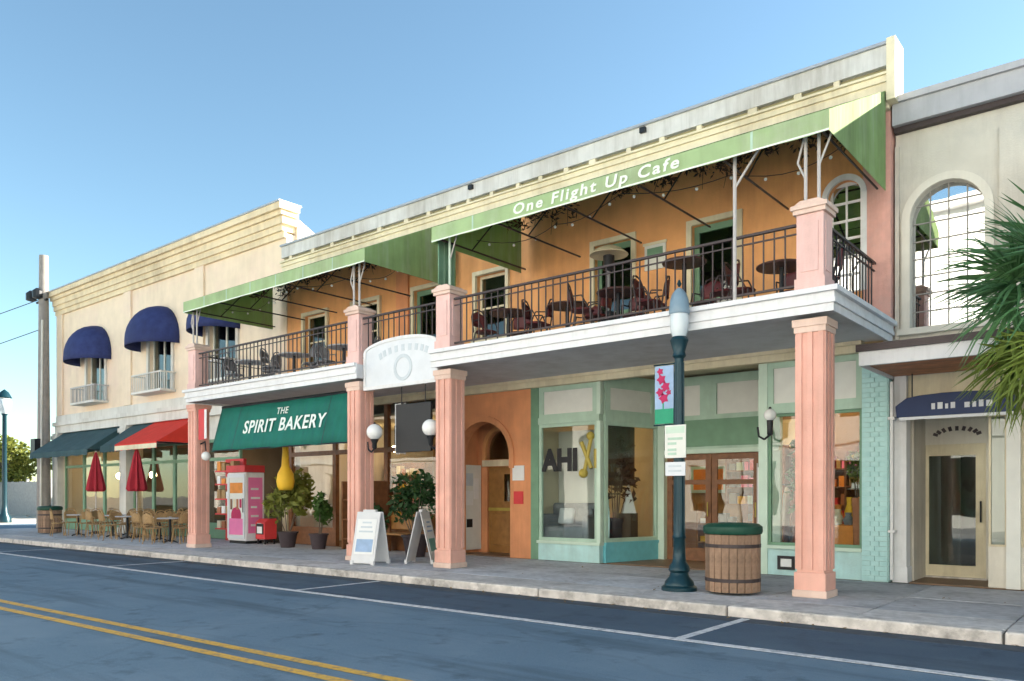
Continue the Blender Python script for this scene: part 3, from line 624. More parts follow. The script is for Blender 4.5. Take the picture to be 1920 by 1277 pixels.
patio_awning(-20.14,-12.82,'plain light green canvas awning over the left half of the balcony')
# awning posts with Y braces standing on the balcony edge
def post(x,y,z0,z1,br,label):
    t=thing('awning_post',label,'post',(x,y,z0)); MB().tube((x,y,z0),(x,y,z1),.028).build('pole','pole_grey',t)
    b=MB()
    for d in br: b.tube((x,y,z1-.55),(x+d,y,z1-.02),.018,n=6)
    b.build('brace','pole_grey',t)
post(-4.88,11.05,4.15,6.42,(.4,),'tall pale awning post with one slanted brace rising from the balcony railing')
for cx,nm in zip(CX,('on the pedestal at the right balcony corner','on the pedestal right of the arched white sign','on the pedestal left of the arched white sign','on the pedestal at the left balcony corner')):
    t=thing('awning_post','pair of short grey awning posts '+nm,'post',(cx,11.07,5.42))
    for s in (-.09,.09): MB().tube((cx+s,11.07,5.42),(cx+s,11.07,6.45),.024).build('pole','sage_light' if 'right of' in nm else 'pole_grey',t)
    MB().path([(cx-.09,11.07,5.75),(cx-.2,11.07,6.0),(cx-.09,11.07,6.4)],.015).path([(cx+.09,11.07,5.9),(cx+.22,11.07,6.2),(cx+.3,11.07,6.42)],.015).build('bracket','pole_grey',t)
# rolled green side curtain at the left end of the right awning
t=thing('side_curtain','dark green gathered curtain hanging at the left end of the lettered awning','curtain',(-10.80,11.2,5.45))
mb=MB()
for i in range(24):
    f=lambda i:(-10.82+.03*math.sin(i*1.9),10.92+i*.018)
    a,b=f(i),f(i+1); mb.quad((a[0],a[1],5.45),(b[0],b[1],5.45),(b[0],b[1],6.3),(a[0],a[1],6.3))
mb.build('cloth','sage_dark',t,smooth=True,solid=.006); MB().tube((-10.82,10.9,6.31),(-10.82,11.4,6.31),.014).build('rod','pole_grey',t)
# bakery awning
t=thing('shop_awning','dark green drop awning with white bakery lettering between the left two columns','awning',(-16.3,11.1,2.5))
x0,x1=-19.05,-13.58; mb=MB(); n=34
for i in range(n):
    a=x0+(x1-x0)*i/n; b=x0+(x1-x0)*(i+1)/n
    for k in range(5):
        def pt(x,u): return (x, 11.28-.30*u+.012*math.sin(x*4.1+u*2), 3.66-1.14*u+(.012*math.sin(x*7) if u>.99 else 0))
        mb.quad(pt(a,k/5),pt(b,k/5),pt(b,(k+1)/5),pt(a,(k+1)/5))
mb.build('canvas','bakery_green',t,smooth=True,solid=.008)
for j in range(1,6):
    x=x0+(x1-x0)*j/6
    if j in (2,3,4): continue
    sm=MB()
    for k in range(5):
        sm.quad(*[(q[0],q[1]-.008,q[2]) for q in (pt(x-.012,k/5),pt(x+.012,k/5),pt(x+.012,(k+1)/5),pt(x-.012,(k+1)/5))])
    sm.build('seam','dark_teal',t)
MB().tube((x0,11.29,3.67),(x1,11.29,3.67),.04).build('roller','iron_dark',t); MB().tube((x0,10.985,2.53),(x1,10.985,2.53),.016).build('bottom_bar','iron_dark',t)
up=(0,.255,.967)
text('lettering','SPIRIT BAKERY',.46,'lettering',t,(-16.15,11.095,3.06),updir=up,depth=.004,width=3.25,spacing=1.1,bold=.008)
text('lettering','THE',.24,'lettering',t,(-16.25,11.18,3.40),updir=up,depth=.004,spacing=1.1)

# ================================================================== SIGNS ON THE ARCADE
t=thing('arched_sign','pale grey arched sign board with faint lettering above the middle bay','sign',(-12.03,11.1,3.6))
SX0,SX1,SYF=-13.14,-10.94,11.05; SC=(SX0+SX1)/2; SA=(SX1-SX0)/2
poly=[(SX0,3.60),(SX1,3.60),(SX1,4.38)]+[(SC+SA*math.cos(math.pi*k/16),4.38+.24*math.sin(math.pi*k/16)) for k in range(1,16)]+[(SX0,4.38)]
MB().prism(poly,'y',SYF,SYF+.08).build('board','sign_pale',t,bevel=.01)
rim=MB().arch(SX0+.07,SX1-.07,4.38,4.55,SYF-.02,SYF-.001,.07,16).box(SX0,SX0+.07,SYF-.02,SYF-.001,3.60,4.38).box(SX1-.07,SX1,SYF-.02,SYF-.001,3.60,4.38).box(SX0+.07,SX1-.07,SYF-.02,SYF-.001,3.60,3.67); rim.build('rim','white',t)
e=MB().lathe([(.20,0),(.27,0),(.27,.008),(.20,.008),(.20,0)],(0,0,0),24).build('emblem','sign_grey',t)
e.rotation_euler=(R(90),0,0); e.location=Vector((SC+.1,SYF-.002,3.98))-t.location
for k in range(9):
    a=R(150-k*15); MB().obox((SC+.1+.78*math.cos(a),SYF-.003,4.16+.22*math.sin(a)),(.085,.006,.13),0,0,(math.pi/2-a)*.35).build('letter_stroke','sign_grey',t)
t=thing('hanging_sign','black rectangular hanging sign in the middle bay between two globe lamps','sign',(-11.9,11.35,2.2))
MB().box(-12.45,-11.42,11.32,11.38,2.28,3.28).build('board','black',t,bevel=.01); MB().tube((-12.3,11.35,3.28),(-12.3,11.35,3.96),.01).tube((-11.6,11.35,3.28),(-11.6,11.35,3.96),.01).build('chain','iron_dark',t)
def globe(x,y,z,side,label,r=.17):
    t=thing('globe_lamp',label,'wall lamp',(x,y,z-.3)); MB().sphere((x,y,z),r,18,12).build('globe','globe',t,smooth=True)
    MB().lathe([(.03,-.36),(.05,-.33),(.05,-.24),(r*.53,-r*.94),(r*.4,-r*.82)],(x,y,z),12).build('holder','iron_dark',t,smooth=True)
    MB().path([(x,y,z-.34),(x+side*.1,y,z-.42),(x+side*.2,y,z-.36),(x+side*.22,y,z-.2)],.018).build('arm','iron_dark',t); MB().sphere((x,y,z+r+.01),.025).build('finial','iron_dark',t)
globe(-12.86,11.1,2.72,-1,'white globe lamp on the right side of the column left of the middle bay')
globe(-11.20,11.1,2.72,1,'white globe lamp on the left side of the column right of the middle bay')
t=thing('hanging_flag','pale purple and white flag hanging beside the left globe lamp','flag',(-12.55,11.6,2.3)); mb=MB()
for i in range(8):
    f=lambda i:(-12.78+i*.045,11.6+.03*math.sin(i*1.3)); a,b=f(i),f(i+1); mb.quad((a[0],a[1],2.3),(b[0],b[1],2.26),(b[0],b[1],3.35),(a[0],a[1],3.35))
mb.build('cloth','sign_pale',t,smooth=True,solid=.005); MB().tube((-12.85,11.6,3.36),(-12.4,11.6,3.36),.012).build('rod','iron_dark',t)
# shop window lettering
t=thing('window_lettering','black and gold letters on the glass of the teal display window','lettering',(-9.8,YF+.01,2.1))
text('letters','AHI',.62,'black',t,(-10.0,YF+.02,2.12),depth=.002,width=.95,bold=.035)
MB().tube((-9.45,YF+.018,2.5),(-9.2,YF+.018,1.95),.045).tube((-9.2,YF+.018,2.6),(-9.38,YF+.018,1.85),.04).tube((-9.08,YF+.018,2.35),(-9.08,YF+.018,1.95),.05).sphere((-9.22,YF+.018,2.62),.09,10,6).sphere((-9.4,YF+.018,1.85),.1,10,6).build('gold_flourish','gold',t)
# small green and white flag picture upstairs
t=thing('wall_picture','small green and white framed sign on the orange balcony wall','sign',(-7.68,YF-.03,5.7)); MB().box(-7.92,-7.46,YF-.03,YF-.001,5.78,6.26).build('board','panel_white',t); MB().box(-7.86,-7.52,YF-.036,YF-.031,6.0,6.2).build('green_panel','sage_dark',t); MB().box(-7.95,-7.43,YF-.05,YF-.0305,6.26,6.31).build('hood','cream',t)

globe(-5.30,13.45,2.78,-1,'white globe lamp on the pale post left of the right display window',.105)
t=thing('riser_sign','small black framed sign on the pale teal panel below the right window','sign',(-5.1,YF,.2)); MB().wall(-5.28,-4.98,.10,.34,YF-.025,YF-.001,[(-5.23,-5.03,.15,.29)]).build('frame','black',t); MB().box(-5.23,-5.03,YF-.012,YF-.001,.15,.29).build('plate','paper',t)
t=thing('pavement_flag','narrow white feather flag beside the shop entry','flag',(-6.0,14.6,0)); MB().tube((-6.0,14.6,0),(-6.0,14.6,2.0),.012).build('pole','pole_grey',t); MB().prism([(-6.0,.55),(-5.86,.62),(-5.80,1.1),(-5.88,1.75),(-6.0,1.95)],'y',14.595,14.605).build('cloth','paper',t); MB().lathe([(.001,0),(.16,0),(.16,.03),(.02,.05)],(-6.0,14.6,0),14).build('base','iron_dark',t)
# ================================================================== LEFT CREAM BUILDING
LX0,LX1=-35.9,-19.78
LB=thing('cream_building','tall cream stucco corner building with stepped cornice and navy dome awnings','building',(-28,13.75,0))
Q=lambda mb,name,m,par=LB,**k: mb.build(name,m,par,**k)
wins=[(-33.1,-31.5),(-28.0,-26.4),(-24.0,-22.4)]
hol=[(a,b,5.0,7.2) for a,b in wins]
Q(MB().wall(LX0,LX1,4.25,9.0,YF,YF+.3,hol),'upper_wall','left_wall')
Q(MB().box(LX0,LX0+.25,YF+.3,27,0,8.35).box(LX1-.25,LX1-.0,YF+.3,27,0,8.35).box(LX0+.25,LX1-.25,26.8,27,0,8.35).box(LX0,LX1,YF+.3,27,8.35,8.45),'side_wall','left_wall')
for x in (LX0+.25,-29.6,-24.55): Q(MB().box(x-.28,x+.28,YF-.07,YF-.001,4.7,8.88),'pilaster','left_wall')
Q(MB().box(LX0-.1,LX1,YF-.09,YF-.001,8.88,9.06).box(LX0-.1,LX1,YF-.16,YF+.3,9.06,9.24),'frieze','left_trim')
Q(MB().box(LX0-.05,LX1+.1,YF-.22,YF+.3,9.241,9.46).box(LX0-.1,LX1+.16,YF-.30,YF+.3,9.461,9.60).box(LX0-.15,LX1+.22,YF-.40,YF+.3,9.601,9.78),'cornice','left_trim')
Q(MB().box(LX0-.17,LX1+.24,YF-.43,YF+.35,9.781,9.83),'cornice_cap','flashing')
Q(MB().prism([(YF+.31,8.46),(YF+2.2,8.46),(YF+2.2,8.6),(YF+.31,9.5)],'x',LX1-.3,LX1+.08),'cornice_return','left_wall')
Q(MB().box(LX0,LX1,YF-.14,YF+.3,3.95,4.25).box(LX0-.05,LX1,YF-.22,YF-.0,4.251,4.40).box(LX0,LX1,YF-.10,YF-.0,4.401,4.68),'belt_course','left_white')
for i,(a,b) in enumerate(wins):
    o=Q(MB().wall(a,b,5.0,7.2,YF+.12,YF+.18,[(a+.07,(a+b)/2-.03,5.07,7.13),((a+b)/2+.03,b-.07,5.07,7.13)]),'window','panel_white')
    for p,q in ((a+.07,(a+b)/2-.03),((a+b)/2+.03,b-.07)): MB().box(p,q,YF+.145,YF+.155,5.07,7.13).build('pane','glass_dark',o)
    win_frame(a,b,5.0,7.2,YF,'left_white',o,.14,.06,False)
    bk=Q(MB().box(a-.25,b+.25,YF-.55,YF-.001,4.92,5.0),'balconette','left_white')
    rl=MB().box(a-.25,b+.25,YF-.55,YF-.51,5.55,5.60).box(a-.25,a-.21,YF-.50,YF,5.55,5.60).box(b+.21,b+.25,YF-.50,YF,5.55,5.60)
    for k in range(15): x=a-.23+(b-a+.46)*k/14; rl.box(x-.012,x+.012,YF-.54,YF-.515,5.0,5.55)
    for k in range(4): y=YF-.45+.13*k; rl.box(a-.24,a-.22,y-.012,y+.012,5.0,5.55).box(b+.22,b+.24,y-.012,y+.012,5.0,5.55)
    rl.build('railing','pole_grey' if i!=1 else 'left_white',bk)
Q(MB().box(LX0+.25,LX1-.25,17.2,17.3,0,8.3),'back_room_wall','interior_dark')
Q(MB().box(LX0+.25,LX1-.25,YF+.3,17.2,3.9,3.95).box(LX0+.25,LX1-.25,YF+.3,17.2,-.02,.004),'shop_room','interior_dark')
for x in (-35.75,-29.65,-24.6): Q(MB().box(x-.26,x+.26,YF-.2,YF+.2,0,3.95).box(x-.32,x+.32,YF-.26,YF+.26,0,.2).box(x-.31,x+.31,YF-.25,YF+.25,3.7,3.85),'column','left_white')
Q(MB().box(-20.0,LX1,YF,YF+.3,0,3.95),'column','interior_cream')
for a,b in ((-35.4,-29.95),(-29.35,-24.9),(-24.3,-22.3)):
    n=3 if b-a>3 else 1
    for k in range(n):
        u0=a+(b-a)*k/n; u1=a+(b-a)*(k+1)/n
        o=Q(MB().wall(u0,u1,0,3.2,YF+.05,YF+.13,[(u0+.08,u1-.08,.5,2.5),(u0+.08,u1-.08,2.6,3.1)]),'shop_window','sage_dark'); MB().box(u0+.08,u1-.08,YF+.08,YF+.09,.5,2.5).build('pane','glass_dark',o); MB().box(u0+.08,u1-.08,YF+.08,YF+.09,2.6,3.1).build('pane','glass_dark',o)
    Q(MB().box(a,b,YF+.04,YF+.2,3.2,3.95),'shop_header','left_white')
for x,z in ((-34.2,2.2),(-31.3,2.2),(-27.8,2.2)):
    MB().sphere((x,15.5,z),.14).build('lamp_bulb','bulb',LB,smooth=True)
# dome awnings
def dome(x0,x1,label,h=1.42):
    cx=(x0+x1)/2; a=(x1-x0)/2; pr=1.05; z0=6.55
    t=thing('dome_awning',label,'awning',(cx,YF,z0),0,'navy dome awnings'); mb=MB(); n,m=20,8
    def pt(i,k):
        th=math.pi*i/n; ph=math.pi/2*k/m
        return (cx-a*math.cos(th)*math.cos(ph)**.9, YF-.01-pr*math.sin(th)*math.cos(ph)**.9, z0+.2+(h-.2)*math.sin(ph))
    for i in range(n):
        for k in range(m): mb.quad(pt(i,k),pt(i+1,k),pt(i+1,k+1),pt(i,k+1))
        p,q=pt(i,0),pt(i+1,0); mb.quad((p[0],p[1],z0),(q[0],q[1],z0),q,p)
    mb.build('canvas','navy',t,smooth=True,solid=.01)
    rb=MB()
    for i in range(0,n+1,4): rb.path([tuple(Vector(pt(i,k))+Vector((0,.02,-.02))) for k in range(m+1)],.012,5)
    rb.build('rib','iron_dark',t)
dome(-33.75,-31.0,'navy blue dome awning nearest the street corner on the cream building')
dome(-28.65,-25.9,'middle navy blue dome awning on the cream building')
dome(-24.3,-22.2,'navy blue dome awning half hidden behind the green balcony awning',1.05)
# lower awnings
def slope_awning(x0,x1,z0,z1,pr,m,name_label,fr=None):
    t=thing('shop_awning',name_label,'awning',((x0+x1)/2,YF,z0)); mb=MB(); n=12
    for i in range(n):
        a=x0+(x1-x0)*i/n; b=x0+(x1-x0)*(i+1)/n
        mb.quad((a,YF-pr,z0),(b,YF-pr,z0),(b,YF-.02,z1),(a,YF-.02,z1)); mb.quad((a,YF-pr,z0-.22+.03*(i%2)),(b,YF-pr,z0-.22+.03*((i+1)%2)),(b,YF-pr,z0),(a,YF-pr,z0))
    mb.build('canvas',m,t,solid=.008)
    for x in (x0,x1): MB().add([(x,YF-pr,z0),(x,YF-.02,z0),(x,YF-.02,z1)],[(0,1,2)]).build('end_panel',m,t,solid=.006)
    if fr: MB().box(x0,x1,YF-pr-.012,YF-pr-.007,z0-.20,z0-.05).build('fringe',fr,t)
    f=MB()
    for x in (x0+.05,x1-.05): f.tube((x,YF-pr+.03,z0-.02),(x,YF-.05,z0-.02),.015)
    f.build('frame','iron_dark',t)
slope_awning(-35.3,-30.0,3.05,3.95,1.3,'dark_teal','dark teal sloping awning beside the street corner on the cream building')
slope_awning(-29.2,-27.65,3.1,3.95,1.2,'dark_teal','dark grey sloping awning left of the red awning')
slope_awning(-27.6,-24.7,3.1,3.95,1.4,'red_canvas','bright red sloping awning with pale fringe beside the first pink column','cream')

# ================================================================== RIGHT BEIGE BUILDING
BX0,BX1=-3.40,7.5; YG=13.9
BB=thing('beige_building','grey beige stucco building with arched window and wooden canopy at the right','building',(0,13.9,0))
B=lambda mb,name,m,par=BB,**k: mb.build(name,m,par,**k)
aw=[(-3.18,-2.14),(-.9,.14),(1.4,2.44),(3.7,4.74)]
w_=MB().wall(BX0,BX1,3.3,7.2,YG,YG+.3,[(a,b,4.05,6.3) for a,b in aw])
for a,b in aw: w_.spandrel(a,b,5.78,6.3,YG,YG+.3)
B(w_,'upper_wall','beige')
B(MB().box(-1.95,-1.55,YG-.05,YG-.001,3.9,6.9).box(BX0+.0,BX0+.06,YG-.05,YG-.001,3.9,7.0),'pilaster','beige')
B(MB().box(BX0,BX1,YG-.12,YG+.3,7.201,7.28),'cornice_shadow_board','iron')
B(MB().box(BX0,BX1,YG-.22,YG+.3,7.281,7.62),'cornice','grey_roof'); B(MB().box(BX0,BX1,YG-.28,YG+.35,7.621,7.72),'cornice_cap','grey_roof')
B(MB().box(BX0,BX0+.2,YG+.3,26,0,7.2).box(BX1-.2,BX1,YG+.3,26,0,7.2).box(BX0+.2,BX1-.2,25.8,26,0,7.2).box(BX0,BX1,YG+.3,26,7.2,7.3),'side_wall','beige')
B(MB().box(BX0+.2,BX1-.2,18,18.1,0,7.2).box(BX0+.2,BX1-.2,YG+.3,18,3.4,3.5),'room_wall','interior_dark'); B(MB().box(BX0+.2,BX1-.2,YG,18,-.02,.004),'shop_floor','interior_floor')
for j,(a,b) in enumerate(aw):
    nx,nz=4,8; dx=(b-a)/nx; dz=(6.3-4.05)/nz
    o=MB().wall(a,b,4.05,6.3,YG+.12,YG+.16,[(a+i*dx+.009,a+(i+1)*dx-.009,4.05+k*dz+.009,4.05+(k+1)*dz-.009) for i in range(nx) for k in range(nz)]).build('arched_window','muntin',BB)
    for i in range(nx):
        for k in range(nz): MB().box(a+i*dx+.009,a+(i+1)*dx-.009,YG+.135,YG+.142,4.05+k*dz+.009,4.05+(k+1)*dz-.009).build('pane','glass_sky',o)
    MB().arch(a,b,5.78,6.3,YG-.06,YG-.001,.12).box(a-.12,a,YG-.06,YG-.001,4.05,5.78).box(b,b+.12,YG-.06,YG-.001,4.05,5.78).box(a-.18,b+.18,YG-.1,YG-.001,3.95,4.049).build('casing','beige_trim',o)
# canopy with plank soffit
B(MB().box(BX0-.02,BX1,12.15,YG-.001,3.42,3.52),'canopy_roof','grey_roof')
B(MB().box(BX0-.05,BX1,12.08,12.149,3.26,3.46).box(BX0-.05,BX0-.021,12.15,YG-.002,3.26,3.46),'canopy_fascia','white_old'); B(MB().box(BX0-.08,BX1,12.03,12.3,3.521,3.56).box(BX0-.08,BX1,12.03,12.079,3.461,3.52),'canopy_gutter','iron')
y=12.16
while y<13.8: B(MB().box(BX0,BX1,y,y+.135,3.30,3.335),'soffit_plank','wood_soffit'); y+=.14
# storefront
B(MB().box(BX0,-3.22,YG-.1,YG+.15,0,3.3).box(BX0-.02,-3.20,YG-.12,YG+.17,0,.25),'pilaster','white')
B(MB().box(-3.215,-1.0,YG,YG+.15,2.62,3.3),'shop_header','cream')
B(MB().add([(-3.22,YG+.15,0),(-3.32,15.0,0),(-3.38,15.0,0),(-3.34,YG+.15,0),(-3.22,YG+.15,2.9),(-3.32,15.0,2.9),(-3.38,15.0,2.9),(-3.34,YG+.15,2.9)],[(0,1,2,3),(4,5,6,7),(0,1,5,4),(1,2,6,5),(2,3,7,6),(3,0,4,7)]),'recess_wall','beige_trim')
B(MB().box(-3.32,-2.0,14.2,15.1,2.9,2.95),'recess_ceiling','panel_white')
DR=(-3.30,-2.30,.03,2.25)
B(MB().wall(-3.38,-1.95,0.0,2.9,15.0,15.15,[DR]),'door_wall','beige_trim')
o=B(MB().wall(DR[0],DR[1],.03,2.25,15.02,15.08,[(DR[0]+.15,DR[1]-.15,.22,2.06)]),'shop_door','cream'); MB().box(DR[0]+.15,DR[1]-.15,15.045,15.055,.22,2.06).build('pane','glass_dark',o); MB().tube((DR[1]-.07,14.97,.95),(DR[1]-.07,14.97,1.3),.014).build('handle','iron_dark',o)
B(MB().box(DR[0]-.02,DR[1]+.02,14.95,15.0,0,.029),'threshold','kerb')
sg=MB()
for k in range(9):
    a=R(160-17.5*k); sg.obox((-2.72+.34*math.cos(a),14.985,2.37+.14*math.sin(a)),(.05,.012,.075),0,0,math.pi/2-a)
tag(sg.build('door_lettering','iron'),'small arc of brown lettering above the right shop door','lettering')
B(MB().box(-2.10,-1.0,YG,YG+.12,0,.62),'stall_riser','beige_trim')
o=pane_frame('display_window',-2.10,-1.86,.621,2.61,YG+.02,'cream',BB,.03,'glass_dark')
B(MB().box(-1.86,-1.68,YG-.06,YG+.12,0.0,2.62),'pilaster','panel_white')
pane_frame('display_window',-1.68,1.0,.621,2.61,YG+.02,'cream',BB,.06,'glass_dark'); B(MB().box(1.0,BX1,YG,YG+.15,0,3.3),'lower_wall','beige_trim')
t=thing('shop_sign','navy blue sign board with curved ends under the wooden canopy','sign',(-2.5,13.7,2.5))
pts=[(-3.32,2.62),(-1.70,2.62),(-1.66,2.70),(-1.70,2.92)]+[(-3.32+1.62*u,2.92+.05*math.sin(math.pi*u)) for u in (.8,.6,.4,.2)]+[(-3.18,2.92),(-3.34,2.80)]
MB().prism(pts,'y',13.62,13.68).build('board','blue_sign',t,bevel=.01)
MB().box(-3.28,-1.74,13.605,13.619,2.575,2.62).build('rim','sign_pale',t)
x=-2.82
for wd in (.05,.07,.04,.06,.0,.07,.05,.06,.08):
    if wd: MB().box(x,x+wd,13.612,13.6195,2.72,2.72+random.uniform(.07,.11)).build('letter_stroke','sign_pale',t)
    x+=wd+.035 if wd else .09
MB().tube((-3.1,13.65,2.9),(-3.1,13.65,3.3),.01).tube((-1.9,13.65,2.9),(-1.9,13.65,3.3),.01).build('hanger','iron_dark',t)
t=thing('downpipe','slim white downpipe at the joint between arcade and beige building','pipe',(-3.41,13.7,0)); MB().tube((-3.40,13.66,.05),(-3.40,13.66,3.2),.028).build('pipe','white',t); MB().box(-3.45,-3.35,13.62,13.78,2.6,2.64).build('clamp','white',t); MB().box(-3.45,-3.35,13.62,13.78,.8,.84).build('clamp','white',t)

# ================================================================== STREET FURNITURE
t=thing('street_lamp','dark green fluted street lamp with frosted lantern beside the wooden bin','street lamp',(-5.55,10.62,0))
lx,ly=-5.55,10.62
MB().lathe([(.26,0),(.26,.05),(.22,.08),(.21,.13),(.15,.20),(.13,.26),(.16,.30),(.145,.36),(.10,.42),(.088,.55)],(lx,ly,0),20).build('base','lamp_green',t,smooth=True)
MB().lathe([(.088,.55),(.086,.75),(.102,.78),(.086,.82),(.074,1.2),(.066,3.40)],(lx,ly,0),16).build('shaft','lamp_green',t,smooth=True)
fl=MB()
for k in range(10):
    a=2*math.pi*k/10; fl.tube((lx+.078*math.cos(a),ly+.078*math.sin(a),.85),(lx+.064*math.cos(a),ly+.064*math.sin(a),3.35),.010,.009,5)
fl.build('flute','lamp_green',t)
MB().lathe([(.066,3.40),(.10,3.44),(.085,3.50),(.12,3.62),(.135,3.67),(.11,3.72)],(lx,ly,0),16).build('collar','lamp_green',t,smooth=True)
MB().lathe([(.10,3.72),(.125,3.80),(.138,3.92),(.134,4.06)],(lx,ly,0),18).build('globe','lamp_glass',t,smooth=True)
MB().lathe([(.142,4.05),(.152,4.07),(.15,4.14),(.135,4.26),(.105,4.35),(.06,4.41),(.025,4.44)],(lx,ly,0),18).build('lamp_cap','lamp_cap_blue',t,smooth=True)
MB().lathe([(.015,4.46),(.035,4.50),(.01,4.56)],(lx,ly,0),10).build('finial','lamp_green',t,smooth=True)
MB().tube((lx,ly,3.34),(lx-.42,ly,3.34),.012).tube((lx,ly,2.44),(lx-.42,ly,2.44),.012).build('banner_arm','lamp_green',t)
t=thing('street_banner','narrow banner with magenta flowers and green foot on the street lamp','banner',(lx-.24,ly,2.45))
MB().box(lx-.40,lx-.09,ly-.006,ly+.006,2.46,3.32).build('cloth','board_blue',t)
MB().box(lx-.40,lx-.09,ly-.011,ly-.0065,2.46,2.68).build('green_foot','sign_green',t)
fw=MB()
for (dx,dz,r) in ((-.29,3.12,.085),(-.22,3.01,.085),(-.31,2.93,.075),(-.25,2.84,.09),(-.17,2.92,.05),(-.31,3.24,.06)):
    fw.prism([(lx+dx+r*(1 if k%2 else .6)*math.cos(k*math.pi/5),dz+r*(1 if k%2 else .6)*math.sin(k*math.pi/5)) for k in range(10)],'y',ly-.012,ly-.0068)
fw.build('flower_print','magenta',t)
MB().box(lx-.27,lx-.25,ly-.011,ly-.0066,2.68,2.85).build('stem_print','sign_green',t)
t=thing('parking_sign','white parking sign panel fixed to the street lamp','sign',(lx,ly-.1,1.9)); MB().box(lx-.17,lx+.17,ly-.125,ly-.115,1.94,2.42).build('plate','panel_white',t)
MB().box(lx-.15,lx+.15,ly-.128,ly-.1255,2.30,2.40).build('green_band','sage_light',t)
for z in (2.22,2.15,2.06,2.0): MB().box(lx-.12,lx+.12-.05*((z*100)%3),ly-.128,ly-.1255,z-.018,z+.018).build('letter_stroke','sage',t)
t=thing('parking_sign','smaller pale sign panel under the white parking sign','sign',(lx,ly-.1,1.65)); MB().box(lx-.16,lx+.16,ly-.125,ly-.115,1.68,1.88).build('plate','sign_pale',t)
for z in (1.82,1.75): MB().box(lx-.11,lx+.1,ly-.128,ly-.1255,z-.014,z+.014).build('letter_stroke','sign_grey',t)

def make_bin(label,loc):
    t=thing('litter_bin',label,'litter bin',loc)
    n=22; me=None
    for i in range(n):
        a=2*math.pi*i/n
        if me is None:
            o=MB().add([(-.046,-.014,.04),(.046,-.014,.04),(.046,.014,.04),(-.046,.014,.04),(-.052,-.014,.84),(.052,-.014,.84),(.052,.014,.84),(-.052,.014,.84)],[(3,2,1,0),(4,5,6,7),(0,1,5,4),(1,2,6,5),(2,3,7,6),(3,0,4,7)]).build('slat','slat_wood',t); me=o.data
        else: o=bpy.data.objects.new('slat',me); col.objects.link(o); o.parent=t
        o.location=(.365*math.cos(a),.365*math.sin(a),0); o.rotation_euler=(R(0),0,a+math.pi/2)
    def loc_part(mb,nm,m,**k):
        o=mb.build(nm,m,None,**k); o.parent=t; return o
    loc_part(MB().lathe([(.30,.03),(.345,.03),(.345,.82),(.30,.82)],(0,0,0),22),'liner','black',smooth=True)
    loc_part(MB().lathe([(.384,.18),(.388,.18),(.388,.23),(.384,.23)],(0,0,0),26),'band','iron'); loc_part(MB().lathe([(.386,.66),(.390,.66),(.390,.71),(.386,.71)],(0,0,0),26),'band','iron')
    loc_part(MB().lathe([(.18,.86),(.20,.85),(.40,.85),(.415,.88),(.41,.95),(.36,.99),(.22,1.0),(.20,.97),(.18,.86)],(0,0,0),26),'lid','bin_green',smooth=True)
    return t
bin0=make_bin('round wooden slat litter bin with green lid beside the street lamp',(-4.80,10.8,0)); bin0['group']='wooden litter bins'
dup(bin0,(-31.3,11.7,0),.3,'round wooden slat litter bin with green lid beside the cafe chairs','wooden litter bins')

def aframe(loc,rz,label,m2,m3):
    t=thing('sandwich_board',label,'sign',loc,rz,'pavement sandwich boards')
    for s in (-1,1):
        b=MB(); th=R(13)*s
        o=MB().obox((0,s*.155,.54),(.58,.025,1.06),0,th).build('board','board',None,bevel=.02); o.parent=t
        p=MB().obox((0,s*.155+s*.016,.56),(.46,.006,.72),0,th).build('poster','paper',None); p.parent=o
        q=MB().obox((0,s*(.155+.020+.04),.38),(.40,.006,.26),0,th).build('picture',m2,None); q.parent=o
        for k in range(3):
            q=MB().obox((0,s*(.155+.020-.025-.02*k),.66+.09*k),(.34-.06*k,.005,.035),0,th).build('letter_stroke',m3,None); q.parent=o
        for sx in (-1,1):
            l=MB().obox((sx*.25,s*.277,.035),(.07,.05,.09)).build('foot','board',None); l.parent=t
    h=MB().obox((0,0,1.075),(.3,.07,.05)).build('handle','board',None); h.parent=t
aframe((-12.55,10.72,0),R(14),'white sandwich board with blue picture in front of the second column','board_blue','sign_grey')
aframe((-11.88,11.55,0),R(-62),'white and green sandwich board left of the column beside the alcove','board_green','board_blue')

